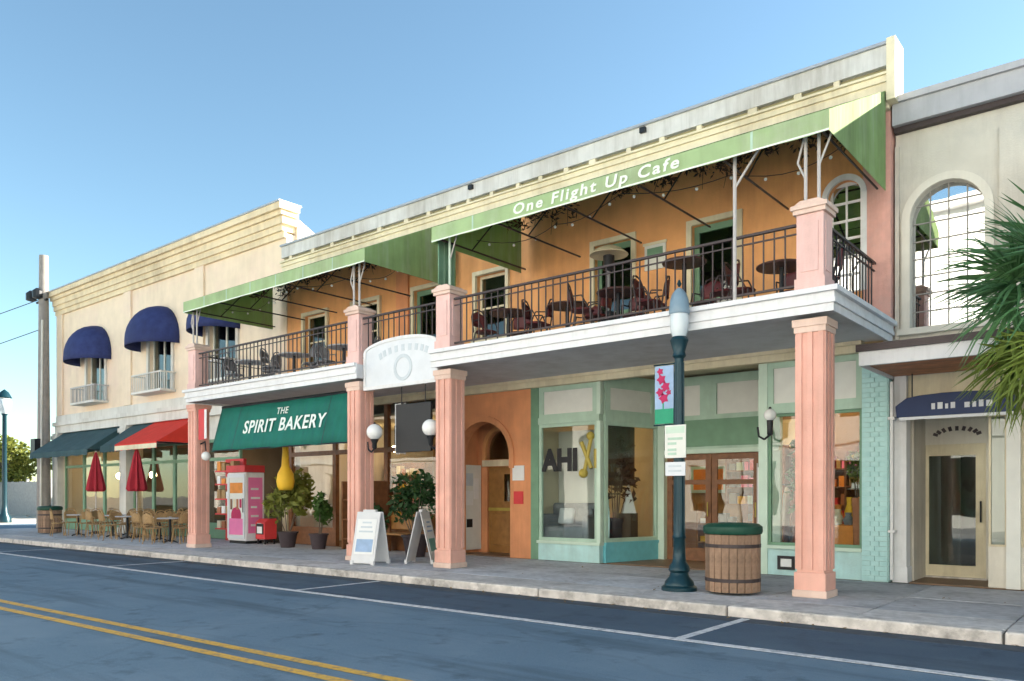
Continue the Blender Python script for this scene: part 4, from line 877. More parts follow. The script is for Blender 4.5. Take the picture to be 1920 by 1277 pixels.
# ================================================================== PLANTS
def leaves(mb,n,c,rad,size,seed,flat=1.0,asp=.45):
    rr=random.Random(seed)
    for _ in range(n):
        while True:
            p=Vector((rr.uniform(-1,1),rr.uniform(-1,1),rr.uniform(-1,1)))
            if p.length<1: break
        if p.length<.45 and rr.random()<.5: p=p.normalized()*rr.uniform(.6,1)
        q=Vector(c)+Vector((p.x*rad[0],p.y*rad[1],p.z*rad[2]))
        d=Vector((rr.gauss(0,1),rr.gauss(0,1),rr.gauss(-.1,.7)*flat)).normalized(); s=d.cross(Vector((rr.gauss(0,1),rr.gauss(0,1),rr.gauss(0,1)))).normalized()
        L=size*rr.uniform(.6,1.3); W=L*asp
        mb.add([q-d*L/2, q+s*W/2, q+d*L/2, q-s*W/2],[(0,1,2,3)])
    return mb
def potted(name,label,x,y,pot_r,pot_h,potm,h,spread,leafm,seed,n=420,size=.14,clump=6):
    t=thing(name,label,'potted plant',(x,y,0)); rr=random.Random(seed)
    MB().lathe([(0.001,0),(pot_r*.7,0),(pot_r,pot_h),(pot_r*1.08,pot_h),(pot_r*1.08,pot_h*.9),(pot_r*.9,pot_h*.9),(pot_r*.85,pot_h*.92),(.001,pot_h*.9)],(x,y,0),18).build('pot',potm,t,smooth=True)
    st=MB(); lf=MB()
    for k in range(clump):
        a=rr.uniform(0,6.28); r=spread*rr.uniform(.2,.75); top=pot_h+(h-pot_h)*rr.uniform(.45,.9)
        e=(x+r*math.cos(a),y+r*math.sin(a),top); st.tube((x+.05*math.cos(a),y+.05*math.sin(a),pot_h*.85),e,.014,.007,5)
        leaves(lf,n//clump,e,(spread*.5,spread*.5,(h-pot_h)*.32),size,seed*31+k)
    st.build('stem','bark',t); lf.build('foliage',leafm,t)
potted('potted_palm','tall leafy yellow-green plant in a pot under the green bakery awning',-18.15,12.65,.26,.42,'planter_dark',1.85,.62,'leaf_yellow',3,700,.24)
potted('potted_shrub','dark green shrub in a pot right of the tall leafy plant',-16.95,12.75,.24,.40,'planter_dark',1.35,.40,'leaf',4,460,.18)
potted('potted_shrub','bushy deep green shrub in a dark planter behind the white and green sandwich board',-13.15,12.55,.30,.50,'planter_dark',1.75,.52,'leaf_dark',5,760,.17,8)
potted('potted_plant','trailing green plant on a stand in the right display window',-4.95,14.55,.14,1.3,'terracotta',2.55,.40,'leaf',6,420,.16)
potted('potted_plant','low yellow-green plant in the right display window beside the teal pilaster',-4.1,14.4,.12,1.35,'terracotta',2.2,.25,'leaf_yellow',8,260,.14)
potted('potted_plant','small dark plant near the brown bakery doors',-15.2,13.25,.2,.35,'terracotta',1.15,.32,'leaf_dark',9,320,.14)

# ================================================================== RED DISPLAY AND FREEZER BY THE BAKERY
t=thing('display_rack','red wooden display rack with shelves behind the first pink column','rack',(-22.0,13.3,0))
MB().box(-22.55,-21.55,13.45,13.55,0,2.5).build('back_board','red',t)
for z in (.35,.8,1.25,1.7,2.1):
    s=MB().box(-22.55,-21.55,13.1,13.449,z,z+.04).build('shelf','red',t)
    for k in range(4): MB().box(-22.5+k*.25,-22.32+k*.25,13.14,13.34,z+.041,z+.041+random.uniform(.15,.28)).build('goods',random.choice(['cream','wicker','red','paper','terracotta','cloth_orange']),s)
t=thing('poster_freezer','upright white display case with pink poster beside the red rack','display case',(-20.7,12.9,0))
MB().box(-21.25,-20.30,12.75,13.35,.08,2.05).build('cabinet','white',t,bevel=.02); MB().box(-21.18,-20.37,12.735,12.7495,.2,1.95).build('poster','panel_white',t)
MB().box(-21.15,-20.40,12.728,12.7345,.25,.72).build('pink_print','pinkposter',t); MB().lathe([(.001,0),(.26,0),(.26,.004),(.001,.004)],(0,0,0),24).build('round_print','magenta',t)
e=t.children[-1]; e.rotation_euler=(R(90),0,0); e.location=Vector((-20.78,12.733,.80))-t.location
MB().box(-20.299,-20.292,12.82,13.28,.3,1.9).build('side_poster','pinkposter',t); MB().box(-21.1,-20.45,12.728,12.7345,1.45,1.75).build('picture_print','cloth_orange',t)
MB().box(-21.2,-20.35,12.78,13.3,0,.079).build('foot','black',t)
MB().wall(-21.22,-20.33,.14,2.0,12.715,12.7345,[(-21.14,-20.41,.22,1.9)]).build('door_frame','sign_pale',t); MB().tube((-20.37,12.69,.9),(-20.37,12.69,1.3),.012).build('handle','iron_dark',t)
MB().box(-21.26,-20.29,12.70,13.36,2.051,2.25).build('header','red',t,bevel=.01)
for k in range(4): MB().box(-21.08+k*.16,-20.97+k*.16,12.726,12.7275,.98+.05*(k%2),1.28).build('bottle_print',['wood','cream','terracotta','magenta'][k],t)
for k in range(5): MB().box(-20.2915,-20.288,12.9,13.2-.05*(k%3),.5+k*.26,.56+k*.26).build('letter_stroke','paper',t)
t=thing('newspaper_box','low red newspaper box on the pavement beside the white display case','newspaper box',(-19.9,13.1,0))
MB().prism([(12.95,.14),(13.35,.14),(13.35,.72),(13.08,.72),(12.95,.62)],'x',-20.14,-19.68).build('cabinet','red',t,bevel=.015)
MB().box(-20.08,-19.74,12.935,12.9495,.28,.58).build('window','black',t); MB().box(-20.03,-19.79,12.93,12.9345,.31,.5).build('newspaper','paper',t); MB().box(-20.0,-19.82,12.915,12.9345,.585,.60).build('handle','pole_grey',t)
for x in (-20.08,-19.74):
    for y in (13.0,13.3): MB().box(x-.02,x+.02,y-.02,y+.02,0,.139).build('leg','iron_dark',t)
t=thing('hanging_lantern','yellow bell shaped fabric hanging below the dark green awning','hanging',(-17.75,12.3,1.5)); MB().lathe([(.03,2.9),(.07,2.7),(.09,2.35),(.10,2.15),(.20,1.95),(.23,1.75),(.20,1.6),(.16,1.52)],(-17.75,12.3,0),18).build('cloth','yellow',t,smooth=True,solid=.006); MB().tube((-17.75,12.3,2.9),(-17.75,12.3,3.97),.008).build('cord','iron',t)
t=thing('wall_lantern','black bracket lamp with small white globe on the first pink column','wall lamp',(-19.7,11.1,2.3)); MB().sphere((-19.55,11.1,2.42),.12).build('globe','globe',t,smooth=True); MB().path([(-19.82,11.1,2.75),(-19.6,11.1,2.8),(-19.55,11.1,2.56)],.02).build('arm','iron_dark',t)
t=thing('hanging_banner','narrow red and white vertical banner on the first pink column','banner',(-19.62,11.0,2.9)); MB().box(-19.75,-19.35,11.0,11.012,2.85,3.65).build('cloth','red',t); MB().box(-19.45,-19.34,10.993,10.9995,2.87,3.63).build('white_edge','paper',t)

t=thing('bread_rack','brown wooden rack of baskets in front of the bakery windows','rack',(-15.9,13.3,0))
for x in (-16.5,-15.3): MB().box(x-.03,x+.03,13.15,13.6,0,1.75).build('upright','wood',t)
for k,z in enumerate((.25,.75,1.25)):
    s_=MB().box(-16.47,-15.33,13.16,13.59,z,z+.035).build('shelf','wood',t)
    for j in range(3):
        cx=-16.25+j*.36; MB().lathe([(.001,0),(.11,0),(.15,.16),(.165,.17),(.14,.17),(.10,.03),(.001,.03)],(cx,13.36,z+.036),12).build('basket','wicker',s_,smooth=True); lo=MB()
        for q in range(4): lo.sphere((cx+.06*math.cos(q*1.6),13.36+.06*math.sin(q*1.6),z+.20),.06,8,5)
        lo.build('bread','terracotta' if j%2 else 'cloth_orange',s_,smooth=True)
t=thing('wooden_bench','brown wooden bench under the bakery window beside the second column','bench',(-14.6,13.3,0))
MB().box(-15.1,-13.9,13.1,13.5,.42,.47).build('seat','wood_door',t,bevel=.01); MB().box(-15.1,-13.9,13.48,13.53,.55,.92).build('backrest','wood_door',t,bevel=.01)
for x in (-15.02,-14.0): MB().box(x-.03,x+.03,13.12,13.18,0,.419).build('leg','wood',t); MB().box(x-.03,x+.03,13.42,13.479,0,.9).build('leg','wood',t)
t=thing('menu_board','cream menu board on the wall right of the middle bay','sign',(-13.3,13.7,1.2)); MB().box(-13.55,-13.15,YF-.10,YF-.06,1.25,2.15).build('board','cream',t); MB().box(-13.58,-13.12,YF-.11,YF-.101,2.1,2.16).build('frame','wood',t)

# ================================================================== CHAIRS, TABLES
def L(mb,nm,m,par,**k):
    o=mb.build(nm,m,None,**k); o.parent=par; return o
def make_chair(m_frame,m_seat,label,group):
    t=thing('cafe_chair',label,'chair',(0,0,0),0,group)
    L(MB().lathe([(.001,.43),(.20,.43),(.215,.445),(.20,.465),(.001,.465)],(0,0,0),14),'seat',m_seat,t,smooth=True)
    for sx in (-1,1):
        L(MB().tube((sx*.15,-.15,.44),(sx*.19,-.20,0),.014,n=6),'leg',m_frame,t); L(MB().tube((sx*.15,.15,.44),(sx*.18,.22,0),.014,n=6),'leg',m_frame,t)
    pts=[(-.19,.15,.44),(-.20,.20,.75),(-.12,.235,.90),(0,.245,.93),(.12,.235,.90),(.20,.20,.75),(.19,.15,.44)]
    L(MB().path(pts,.014),'back_frame',m_frame,t)
    bk=MB()
    for i in range(6):
        for k in range(4):
            f=lambda i,k:(-.18+.36*i/6,.19+.045*math.sin(math.pi*i/6)+.02*k/4,.58+.31*k/4*(1-.25*abs(i/3-1)))
            bk.quad(f(i,k),f(i+1,k),f(i+1,k+1),f(i,k+1))
    L(bk,'backrest',m_seat,t,smooth=True,solid=.012)
    for sx in (-1,1): L(MB().path([(sx*.19,.15,.66),(sx*.24,-.02,.66),(sx*.20,-.13,.45)],.012),'arm',m_frame,t)
    return t
def make_table(h,r,m_top,label,group):
    t=thing('cafe_table',label,'table',(0,0,0),0,group)
    L(MB().lathe([(.001,h-.03),(r-.01,h-.03),(r,h-.015),(r-.01,h),(.001,h)],(0,0,0),22),'table_top',m_top,t,smooth=True)
    L(MB().tube((0,0,.03),(0,0,h-.03),.035,n=10),'pedestal','iron_dark',t)
    for k in range(4):
        a=k*math.pi/2+.4; L(MB().tube((0,0,.08),(.27*math.cos(a),.27*math.sin(a),.015),.018,n=6),'foot','iron_dark',t)
    return t
FZ=4.152
class Once:
    def __init__(s,proto): s.p=proto; s.used=False
    def put(s,loc,rz,label):
        if not s.used:
            s.used=True; s.p.location=loc; s.p.rotation_euler=(0,0,rz); s.p['label']=label; return s.p
        return dup(s.p,loc,rz,label)
cr_=Once(make_chair('iron','chair_red','x','dark red chairs on the right balcony'))
cg_=Once(make_chair('chair_grey','chair_grey','x','grey chairs on the left balcony'))
cw_=Once(make_chair('wicker','wicker','x','wicker cafe chairs on the pavement'))
tb_=Once(make_table(.74,.38,'table_top','x','dark round tables on the right balcony')); tp_=Once(make_table(.74,.40,'table_pale','x','pale round tables on the left balcony')); tw_=Once(make_table(.73,.36,'table_pale','x','pavement cafe tables')); th_=Once(make_table(1.02,.36,'table_top','x','bar tables on the right balcony'))
spots=[(-9.75,11.75,'next to the pedestal right of the arched sign',tb_),(-8.55,12.0,'left of the patio heater',tb_),(-7.3,11.75,'below the small green and white wall sign',tb_),(-6.05,11.75,'behind the street lamp lantern',th_),(-4.55,12.0,'beside the right corner pedestal',tb_)]
for x,y,wh,tt in spots:
    tt.put((x,y,FZ),0,('tall' if tt is th_ else 'low')+' dark round table '+wh)
    for k,(a,sd) in enumerate(((.25,'right side'),(3.3,'left side'),(1.7,'far side'))):
        a+=random.uniform(-.3,.3); cr_.put((x+.62*math.cos(a),y+.62*math.sin(a),FZ),a-math.pi/2,'dark red chair, %s of table %s'%(sd,wh))
for x,y,wh in ((-18.6,11.8,'nearest the left end of the left balcony'),(-16.8,11.9,'in the middle of the left balcony'),(-15.0,12.0,'left of the pedestal on the left balcony')):
    tp_.put((x,y,FZ),0,'pale round table '+wh)
    for k,(a,sd) in enumerate(((.2,'right side'),(3.3,'left side'),(1.6,'far side'))):
        a+=random.uniform(-.3,.3); cg_.put((x+.64*math.cos(a),y+.64*math.sin(a),FZ),a-math.pi/2,'grey chair, %s of pale table %s'%(sd,wh))
for x,y,wh in ((-28.9,11.7,'nearest the wooden bin'),(-27.2,12.1,'second from the wooden bin'),(-25.5,11.8,'third from the wooden bin'),(-23.8,12.0,'nearest the first pink column'),(-28.0,13.0,'by the wall under the teal awning'),(-25.9,13.0,'by the wall under the red awning'),(-22.6,11.7,'right beside the first pink column')):
    tw_.put((x,y,0),0,'small round pavement table '+wh)
    for k,(a,sd) in enumerate(((.2,'right side'),(3.2,'left side'),(1.6,'wall side'),(4.7,'street side'))):
        a+=random.uniform(-.3,.3); cw_.put((x+.6*math.cos(a),y+.6*math.sin(a),.0),a-math.pi/2,'wicker chair, %s of pavement table %s'%(sd,wh))
def umbrella(x,y,label):
    t=thing('closed_umbrella',label,'umbrella',(x,y,0),0,'folded red umbrellas'); MB().tube((x,y,0),(x,y,3.0),.022).build('pole','pole_grey',t); MB().lathe([(.001,.0),(.24,0),(.24,.05),(.05,.09)],(x,y,0),16).build('base','iron_dark',t)
    mb=MB(); n=16
    prof=[(.03,2.95),(.11,2.7),(.19,2.3),(.28,1.9),(.33,1.6),(.27,1.52)]
    vs=[]; 
    for r,z in prof:
        for i in range(n): a=2*math.pi*i/n; rr=r*(1 if i%2 else .62); vs.append((x+rr*math.cos(a),y+rr*math.sin(a),z))
    mb.add(vs,[(k*n+i,k*n+(i+1)%n,(k+1)*n+(i+1)%n,(k+1)*n+i) for k in range(len(prof)-1) for i in range(n)]); mb.build('canopy','umbrella_red',t)
umbrella(-30.0,12.75,'folded red umbrella under the dark teal awning'); umbrella(-26.45,12.55,'folded red umbrella under the bright red awning')
t=thing('patio_heater','patio heater with pale dome in front of the balcony doorway','heater',(-8.35,13.1,FZ)); hx,hy=-8.35,13.1
MB().lathe([(.001,6.22),(.10,6.21),(.26,6.14),(.38,6.04),(.37,6.03),(.001,6.1)],(hx,hy,0),20).build('dome','cream',t,smooth=True); MB().lathe([(.08,5.72),(.11,5.76),(.11,6.02),(.06,6.04)],(hx,hy,0),14).build('burner','iron_dark',t); MB().tube((hx,hy,4.9),(hx,hy,5.74),.03).build('pole','chair_grey',t); MB().lathe([(.24,4.19),(.24,4.3),(.20,4.9),(.05,4.95)],(hx,hy,0),16).build('gas_housing','iron_dark',t,smooth=True)
# string lights under the awnings
for x0,x1,lab in ((-10.7,-3.6,'string of small bulbs under the lettered green awning'),(-20.0,-13.0,'string of small bulbs under the plain green awning')):
    t=thing('string_lights',lab,'string lights',(x0,12,6.3)); pts=[]; bl=[]
    for i in range(29):
        u=i/28; z=6.5-.14*abs(math.sin(u*math.pi*4)); pts.append((x0+(x1-x0)*u,11.9+.3*math.sin(u*9),z))
    MB().path(pts,.007,4).build('cable','iron',t)
    for p in pts[1::2]: MB().sphere((p[0],p[1],p[2]-.05),.028,8,5).build('bulb','globe',t)

for x0,x1,lab,sd in ((-10.7,-3.7,'dark dried vine garland added to deepen the shade under the lettered green awning',21),(-19.9,-13.1,'dark dried vine garland added to deepen the shade under the plain green awning',22)):  # dark leaf clusters added to darken the wall top under each awning
    t=thing('shade_garland',lab,'garland',(x0,12.6,6.6)); rr=random.Random(sd); lf=MB(); st=MB()
    for k in range(26):
        x=x0+(x1-x0)*(k+.5)/26+rr.uniform(-.1,.1); d=rr.uniform(.12,.5); y=rr.uniform(12.2,13.3); zt=6.45+(y-10.8)*.44
        leaves(lf,64,(x,y,zt-d*.5),(.26,.24,d*.6),.12,sd*100+k,asp=.35); st.tube((x,y,zt),(x+rr.uniform(-.25,.25),y+rr.uniform(-.2,.2),zt-d*1.4),.008,.004,4)
    st.build('stem','vine',t)['kind']='stuff'; o=lf.build('dried_leaves','vine',t); o['kind']='stuff'
# ================================================================== SHOP INTERIOR THINGS
t=thing('sofa','grey sofa in the teal display window','sofa',(-10.1,14.2,.0)); MB().box(-10.70,-9.45,13.95,14.6,.42,.72).build('seat','sofa',t,bevel=.04); MB().box(-10.80,-9.45,14.58,14.8,.60,1.22).build('backrest','sofa',t,bevel=.05); MB().box(-10.82,-10.62,13.93,14.7,.42,.98).build('armrest','sofa',t,bevel=.05); MB().box(-9.57,-9.40,13.93,14.7,.42,.98).build('armrest','sofa',t,bevel=.05)
for x,m in ((-10.35,'sign_grey'),(-9.85,'sofa')): MB().obox((x,14.50,.93),(.38,.12,.36),0,R(-14)).build('cushion',m,t,bevel=.04)
t=thing('display_platform','low platform inside the teal display window','platform',(-9.7,14.6,0)); MB().box(-10.8,-8.95,13.9,15.4,.01,.41).build('deck','interior_floor',t)
t=thing('reflection_screen','pale screen added as the bright reflection behind the lettering in the teal window','screen',(-10.3,15.0,.42)); MB().box(-10.83,-9.75,14.86,14.89,.75,2.85).build('panel','panel_white',t); MB().box(-10.83,-10.78,14.891,14.94,.42,2.85).build('post','wood',t); MB().box(-9.80,-9.75,14.891,14.94,.42,2.85).build('post','wood',t)  # added pale panel stands in for the bright reflection in the glass
t=thing('bicycle','pale blue bicycle leaning in the angled teal window','bicycle',(-9.0,14.6,.42))
def wheel(cx,cy,cz,r,ax):
    mb=MB(); n=22
    for i in range(n):
        a=2*math.pi*i/n; b=2*math.pi*(i+1)/n
        mb.tube((cx+ax[0]*r*math.cos(a),cy+ax[1]*r*math.cos(a),cz+r*math.sin(a)),(cx+ax[0]*r*math.cos(b),cy+ax[1]*r*math.cos(b),cz+r*math.sin(b)),.014,n=5,caps=False)
    return mb
ax=(-.55,.83); w1=(-9.05,14.2,.80); w2=(-9.55,14.95,.80)
wheel(*w1,.34,ax).build('wheel','teal',t); wheel(*w2,.34,ax).build('wheel','teal',t)
MB().path([w1,(-9.13,14.3,1.3),(-9.4,14.72,1.25),w2,(-9.3,14.58,.82),(-9.13,14.3,1.22)],.016).path([(-9.4,14.72,1.25),(-9.3,14.58,.82)],.016).build('frame','teal',t); MB().tube((-9.35,14.2,1.42),(-8.92,14.42,1.42),.014).tube((-9.13,14.3,1.3),(-9.13,14.3,1.42),.014).build('handlebar','iron_dark',t); MB().obox((-9.42,14.75,1.34),(.12,.24,.05),R(33)).build('saddle','black',t,bevel=.02)
def shelf(x0,x1,y,z1,label,seed,m='wood',pal=('cloth_orange','cream','red','wicker','paper','teal','yellow','terracotta','sofa','pinkposter')):
    t=thing('shop_shelf',label,'shelf',((x0+x1)/2,y,0)); rr=random.Random(seed); MB().box(x0,x1,y+.3,y+.34,0.01,z1).box(x0,x0+.04,y,y+.299,.01,z1).box(x1-.04,x1,y,y+.299,.01,z1).build('carcass',m,t)
    z=.3
    while z<z1-.2:
        s=MB().box(x0+.041,x1-.041,y,y+.298,z,z+.03).build('shelf_board',m,t); x=x0+.08
        while x<x1-.25:
            wd=rr.uniform(.09,.24); MB().box(x,x+wd,y+.05,y+.25,z+.031,z+.031+rr.uniform(.1,.3)).build('goods',rr.choice(pal),s); x+=wd+rr.uniform(.02,.08)
        z+=.42
shelf(-8.6,-7.1,18.9,2.6,'wooden shelf of goods seen through the left entry door',1); shelf(-6.9,-5.4,18.9,2.6,'wooden shelf of goods seen through the right entry door',2); shelf(-5.2,-3.8,17.2,2.3,'shelf of bright goods behind the right display window',3); shelf(-8.4,-7.3,16.9,1.2,'low shelf of orange goods inside the entry doors',4,'wood_door')
shelf(-19.2,-17.4,17.0,2.4,'shelf of jars deep inside the bakery',5,pal=('wicker','cream','terracotta','wood_door','yellow')); shelf(-15.4,-13.8,16.2,2.4,'shelf of baskets inside the bakery seen through the middle bay',6,pal=('wicker','cream','terracotta','wood_door','yellow')); shelf(-17.2,-15.6,18.6,2.4,'tall shelf at the back of the bakery',7,'wood_door',('wicker','cream','terracotta','wood','gold'))
t=thing('clothes_rail','rail of orange and white clothes inside the shop entry','clothes rail',(-6.4,16.8,0)); MB().tube((-7.0,16.8,1.62),(-6.0,16.8,1.62),.014).tube((-7.0,16.8,0.01),(-7.0,16.8,1.62),.014).tube((-6.0,16.8,0.01),(-6.0,16.8,1.62),.014).build('rail','iron_dark',t)
for k in range(6):
    x=-6.92+k*.16; MB().prism([(16.55,.75),(17.05,.75),(16.98,1.4),(16.83,1.58),(16.77,1.58),(16.62,1.4)],'x',x,x+.07).build('garment',['cloth_orange','cloth_orange','cream','cloth_orange','paper','terracotta'][k],t,bevel=.02)
potted('potted_plant','large brown and green dried arrangement in the angled teal window',-9.35,14.95,.16,.9,'planter_dark',2.5,.42,'vine',15,520,.2,8)
potted('potted_plant','broad leafy green plant standing behind the right display window post',-5.15,15.0,.2,.5,'terracotta',2.2,.45,'leaf',16,520,.2,8)
for k,(x,y,z,m,nm) in enumerate(((-5.9,19.4,1.9,'gold','gold framed picture on the shop back wall'),(-7.4,19.4,2.9,'cream','cream arched picture high on the shop back wall'),(-9.3,19.4,1.8,'teal','teal framed picture on the shop back wall'))):
    t=thing('wall_picture',nm,'picture',(x,y,z)); MB().box(x-.5,x+.5,y,y+.06,z-.35,z+.35).build('frame',m,t); MB().box(x-.42,x+.42,y-.006,y-.001,z-.27,z+.27).build('canvas',['sofa','interior_cream','cloth_orange'][k],t)
t=thing('straw_hats_stand','hat stand with white and orange hats behind the right window','hat stand',(-4.15,14.9,0)); MB().tube((-4.15,14.9,.01),(-4.15,14.9,2.2),.02).build('pole','iron_dark',t)
for k,(z,a) in enumerate(((1.0,0),(1.25,2),(1.5,4),(1.75,1),(2.0,3.2))):
    MB().lathe([(.19,0),(.10,.02),(.09,.11),(.001,.13)],(-4.15+.15*math.cos(a),14.9+.15*math.sin(a),z),14).build('hat',['paper','cloth_orange','paper','cream','yellow'][k],t,smooth=True)
t=thing('display_table','round display table with orange cloth behind the right window','table',(-4.5,15.2,0)); MB().lathe([(.48,.02),(.44,.5),(.42,.85),(.001,.86)],(-4.5,15.2,0),20).build('cloth','cloth_orange',t,smooth=True)
for k,(dx,dy,m,h) in enumerate(((0,0,'yellow',.5),(.2,.1,'paper',.3),(-.22,.05,'cloth_orange',.36),(.05,-.24,'sofa',.22),(-.15,-.2,'cream',.28))):
    tag(MB().lathe([(.001,0),(.07,0),(.10,h*.4),(.05,h*.75),(.06,h),(.001,h)],(-4.5+dx,15.2+dy,.861),12).build('vase',m,smooth=True),{'yellow':'tall yellow vase on the round display table','paper':'white vase on the round display table','cloth_orange':'orange vase on the round display table','sofa':'grey vase on the round display table','cream':'cream vase on the round display table'}[m],'vase')
t=thing('white_cone_stand','white conical stand on the floor of the angled window','stand',(-9.6,14.0,.42)); 
MB().lathe([(.20,1.0),(.02,1.62)],(-9.15,15.15,0),4).build('cone','paper',t); MB().box(-9.3,-9.0,15.0,15.3,.42,.999).build('pedestal','interior_dark',t)
t=thing('hanging_curtain','dark curtain hanging inside the angled teal window','curtain',(-9.2,15.4,0.4)); mb=MB()
for i in range(30):
    f=lambda i:(-9.18+.0*i+.03*math.sin(i*1.7),14.35+i*.036); a,b=f(i),f(i+1); mb.quad((a[0],a[1],1.6),(b[0],b[1],1.6),(b[0],b[1],2.9),(a[0],a[1],2.9))
mb.build('cloth','interior_dark',t,smooth=True,solid=.006)

# ================================================================== PALM
t=thing('fan_palm','green fan palm with yellowing lower fronds at the right edge of the pavement','palm tree',(-.95,10.75,0)); px,py=-.95,10.75
prof=[(.20,0),(.17,.5)]; 
for k in range(14): prof+= [(.15+.02*(k%2),.5+k*.22)]
MB().lathe(prof+[(.12,3.7)],(px,py,0),14).build('trunk','palm_bark',t,smooth=True)
def frond_mesh(seed,n=34,Lf=.95):
    rr=random.Random(seed); mb=MB()
    pet=.55; mb.tube((0,0,0),(pet,0,0),.018,.010,5)
    for i in range(n):
        a=R(-118+236*i/(n-1)); Lb=Lf*(.72+.28*math.cos(a*.7))*rr.uniform(.92,1.06); w=.030
        d=Vector((math.cos(a),math.sin(a),0)); s=Vector((-math.sin(a),math.cos(a),0)); o=Vector((pet,0,0)); bend=rr.choice((.12,.2,.3,.55)); tw=rr.uniform(-.07,.07)
        prev=None
        for k in range(4):
            u=k/3; c=o+d*Lb*u+Vector((0,0,-bend*u**2.4*Lb))+s*(tw*u*u); ww=w*(.35+1.0*u if u<.5 else 1.7*(1-u)+.03)
            pr=(c+s*ww,c+Vector((0,0,ww*.5)),c-s*ww)
            if prev:
                mb.quad(prev[0],pr[0],pr[1],prev[1]); mb.quad(prev[1],pr[1],pr[2],prev[2])
            prev=pr
    return mb
fm=[]
for s_ in range(3):
    o=frond_mesh(s_).build('frond','palm',t); fm.append(o.data); bpy.data.objects.remove(o)
fo=[]
for s_ in range(2):
    o=frond_mesh(s_+9,30,.85).build('frond','palm_old',t); fo.append(o.data); bpy.data.objects.remove(o)
rr=random.Random(11)
for k in range(36):
    az=2.399*k; old=k<13; el=R(-68+3.2*k) if old else R(-22+ (k-13)*4.3)
    me=rr.choice(fo if old else fm); o=bpy.data.objects.new('frond',me); col.objects.link(o); o.parent=t
    o.location=(0,0,3.42 if old else 3.62); o.rotation_mode='XYZ'
    m=Matrix.Rotation(az,4,'Z')@Matrix.Rotation(-el,4,'Y')@Matrix.Rotation(rr.uniform(-.9,.9),4,'X'); o.rotation_euler=m.to_euler(); sc=rr.uniform(.82,1.05); o.scale=(sc,sc,sc)

# ================================================================== LEFT BACKGROUND
t=thing('utility_pole','tall weathered utility pole at the street corner on the left','utility pole',(-35.95,13.2,0)); ux,uy=-35.95,13.2
MB().tube((ux,uy,-.1),(ux,uy,11.3),.27,.17,16).build('shaft','pole_wood',t,smooth=True)
MB().tube((ux-.7,uy,9.45),(ux+.35,uy,9.45),.05).build('cross_arm','iron_dark',t)
for s in (-.62,.05): MB().lathe([(.04,9.45),(.20,9.5),(.20,9.78),(.06,9.9)],(ux+s,uy-.25,0),10).build('insulator','iron_dark',t)
MB().box(ux-.22,ux+.22,uy-.42,uy-.2,3.0,3.7).build('meter_box','iron_dark',t); MB().tube((ux+.22,uy-.2,0),(ux+.18,uy-.12,8.6),.04).build('conduit','left_white',t)
for z0,z1,yy,lab in ((9.55,10.6,-6,'upper'),(8.3,9.2,-4,'lower')):
    pts=[]
    for i in range(17): u=i/16; pts.append((ux-70*u,uy+yy*u,z0+(z1-z0)*u-2.0*math.sin(math.pi*u)*.6))
    tag(MB().path(pts,.018,4).build('overhead_wire','iron_dark'),'%s thin dark overhead wire running left from the utility pole'%lab,'wire')
def tree(x,y,h,r,leafm,seed,label,n=3600,size=.34):
    t=thing('tree',label,'tree',(x,y,0)); rr=random.Random(seed); tr=MB(); th=h*.38
    tr.tube((x,y,-.1),(x+rr.uniform(-.2,.2),y,th),h*.035,h*.024,9); lf=MB()
    for k in range(9):
        a=2.4*k; rad=r*rr.uniform(.35,.75); z=th+(h-th)*rr.uniform(.18,.85); e=(x+rad*math.cos(a),y+rad*math.sin(a),z)
        tr.tube((x,y,th*rr.uniform(.75,1)),e,h*.014,h*.005,6); leaves(lf,n//9,e,(r*.48,r*.48,r*.36),size,seed*17+k,asp=.6)
    tr.build('trunk','bark',t); lf.build('crown',leafm,t)
tree(-66,21.5,5.6,2.5,'leaf_yellow',1,'sunlit yellow-green tree beyond the cross street left of the utility pole')
tree(-60.5,25,6.2,2.6,'leaf_yellow',2,'taller yellow-green tree just behind the utility pole')
tree(-78,19,4.6,2.6,'leaf',3,'dark green tree at the far left edge behind the fence')
tree(-72,33,6.6,3.4,'leaf_dark',4,'deep green tree farthest back behind the fence')
t=thing('plank_fence','grey plank fence under the trees at the far left','fence',(-70,18,0))
for k in range(9): MB().box(-88+k*4-.08,-88+k*4+.08,20.95,21.1,-.08,2.5).build('post','fence_grey',t)
mb=MB()
x=-88
while x<-56: mb.box(x,x+.15,20.88,20.92,.05,2.3+random.uniform(-.03,.03)); x+=.165
o=mb.box(-88,-56,20.93,20.97,.5,.6).box(-88,-56,20.93,20.97,1.8,1.9).build('plank','fence_grey',t); o['kind']='stuff'
tag(MB().box(-60,-48.5,27,38,-.07,4.6).prism([(27,4.6),(38,4.6),(32.5,6.4)],'x',-60.3,-48.2).build('far_house','sunwall'),'plain tan gabled house behind the trees at the far left','house')
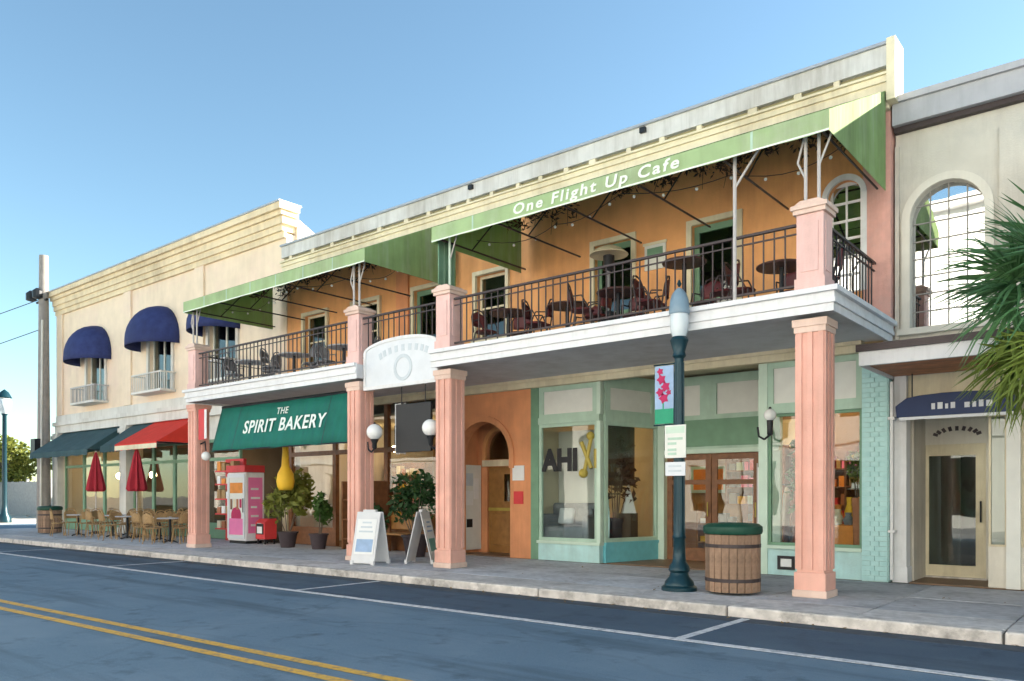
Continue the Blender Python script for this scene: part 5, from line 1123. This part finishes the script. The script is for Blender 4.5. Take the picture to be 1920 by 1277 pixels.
def car(x,y,rz,label):
    t=thing('parked_car',label,'car',(x,y,-.07),rz)
    prof=[(-2.2,.35),(-2.25,.75),(-2.0,.92),(-1.1,.98),(1.0,.98),(1.9,.88),(2.2,.70),(2.2,.35)]
    L(MB().prism([(a,b) for a,b in prof],'y',-.85,.85),'body','car_white',t,bevel=.07)
    L(MB().add([(-1.75,-.76,.98),(1.15,-.76,.98),(1.15,.76,.98),(-1.75,.76,.98),(-1.25,-.62,1.46),(.35,-.62,1.46),(.35,.62,1.46),(-1.25,.62,1.46)],[(3,2,1,0),(4,5,6,7),(0,1,5,4),(1,2,6,5),(2,3,7,6),(3,0,4,7)]),'cabin','black',t,bevel=.03)
    L(MB().box(-1.2,.3,-.6,.6,1.461,1.50),'roof','car_white',t,bevel=.02)
    for a in (-1.35,1.35):
        for s in (-1,1):
            wq=L(MB().tube((a,s*.87-.1*s,.32),(a,s*.87,.32),.32,n=18),'wheel','tyre',t); L(MB().tube((a,s*.871,.32),(a,s*.885,.32),.19,n=14),'rim','pole_grey',wq)
    for s in (-1,1): L(MB().box(2.16,2.22,s*.6-.16,s*.6+.16,.66,.76),'headlight','lamp_glass',t); L(MB().box(-2.26,-2.2,s*.62-.14,s*.62+.14,.72,.84),'tail_light','red',t)
car(-66,17.2,.1,'white car parked in front of the plank fence at the far left'); car(-58.5,15.2,.05,'white car parked nearest the utility pole')
t=thing('street_lamp','dark street lamp with round lantern at the left edge of the view','street lamp',(-51.5,12.6,0)); qx,qy=-47.7,15.6
t.location=(qx,qy,0)
MB().lathe([(.34,-.1),(.32,.2),(.18,.45),(.13,.9),(.10,5.6),(.16,5.7)],(qx,qy,0),14).build('shaft','lamp_green',t,smooth=True); MB().lathe([(.14,5.7),(.32,6.0),(.34,6.4),(.24,6.55)],(qx,qy,0),14).build('globe','lamp_glass',t,smooth=True); MB().lathe([(.36,6.55),(.2,6.85),(.02,7.0)],(qx,qy,0),14).build('lamp_cap','lamp_green',t,smooth=True)

# ================================================================== OPPOSITE SIDE OF THE STREET (seen mirrored in the glass, sunlit)
def opposite(x0,x1,h,m,label,nw):
    t=thing('opposite_building',label,'building',((x0+x1)/2,-8,0)); hs=[]; n=nw
    for k in range(n):
        c=x0+(x1-x0)*(k+.5)/n; hs+= [(c-.55,c+.55,4.8,6.6),(c-1.0,c+1.0,.5,2.9)]
    MB().wall(x0,x1,0,h,-8.3,-8.0,hs).build('wall',m,t)
    MB().box(x0,x1,-8.0,-7.7,h-.5,h-.2).box(x0,x1,-8.0,-7.85,3.6,3.9).build('cornice','facade_white',t)
    for a,b,c,d in hs: MB().box(a,b,-8.2,-8.18,c,d).build('window','glass_sky',t)
    MB().box(x0,x1,-16,-8.301,h-.4,h-.3).box(x0,x0+.2,-16,-8.301,0,h-.4).box(x1-.2,x1,-16,-8.301,0,h-.4).box(x0+.2,x1-.2,-16,-15.8,0,h-.4).build('shell',m,t)
opposite(-62,-40,7.5,'facade_peach','peach building across the street, farthest along, mirrored in the windows',6)
opposite(-39.8,-17,8.6,'facade_cream','cream building across the street facing the bakery, mirrored in the windows',6)
opposite(-16.8,4,13.4,'facade_white','white building across the street facing the shop, mirrored in the windows',5)
opposite(4.2,30,9.0,'facade_cream','tall cream building across the street at the right, mirrored in the arched window',6)
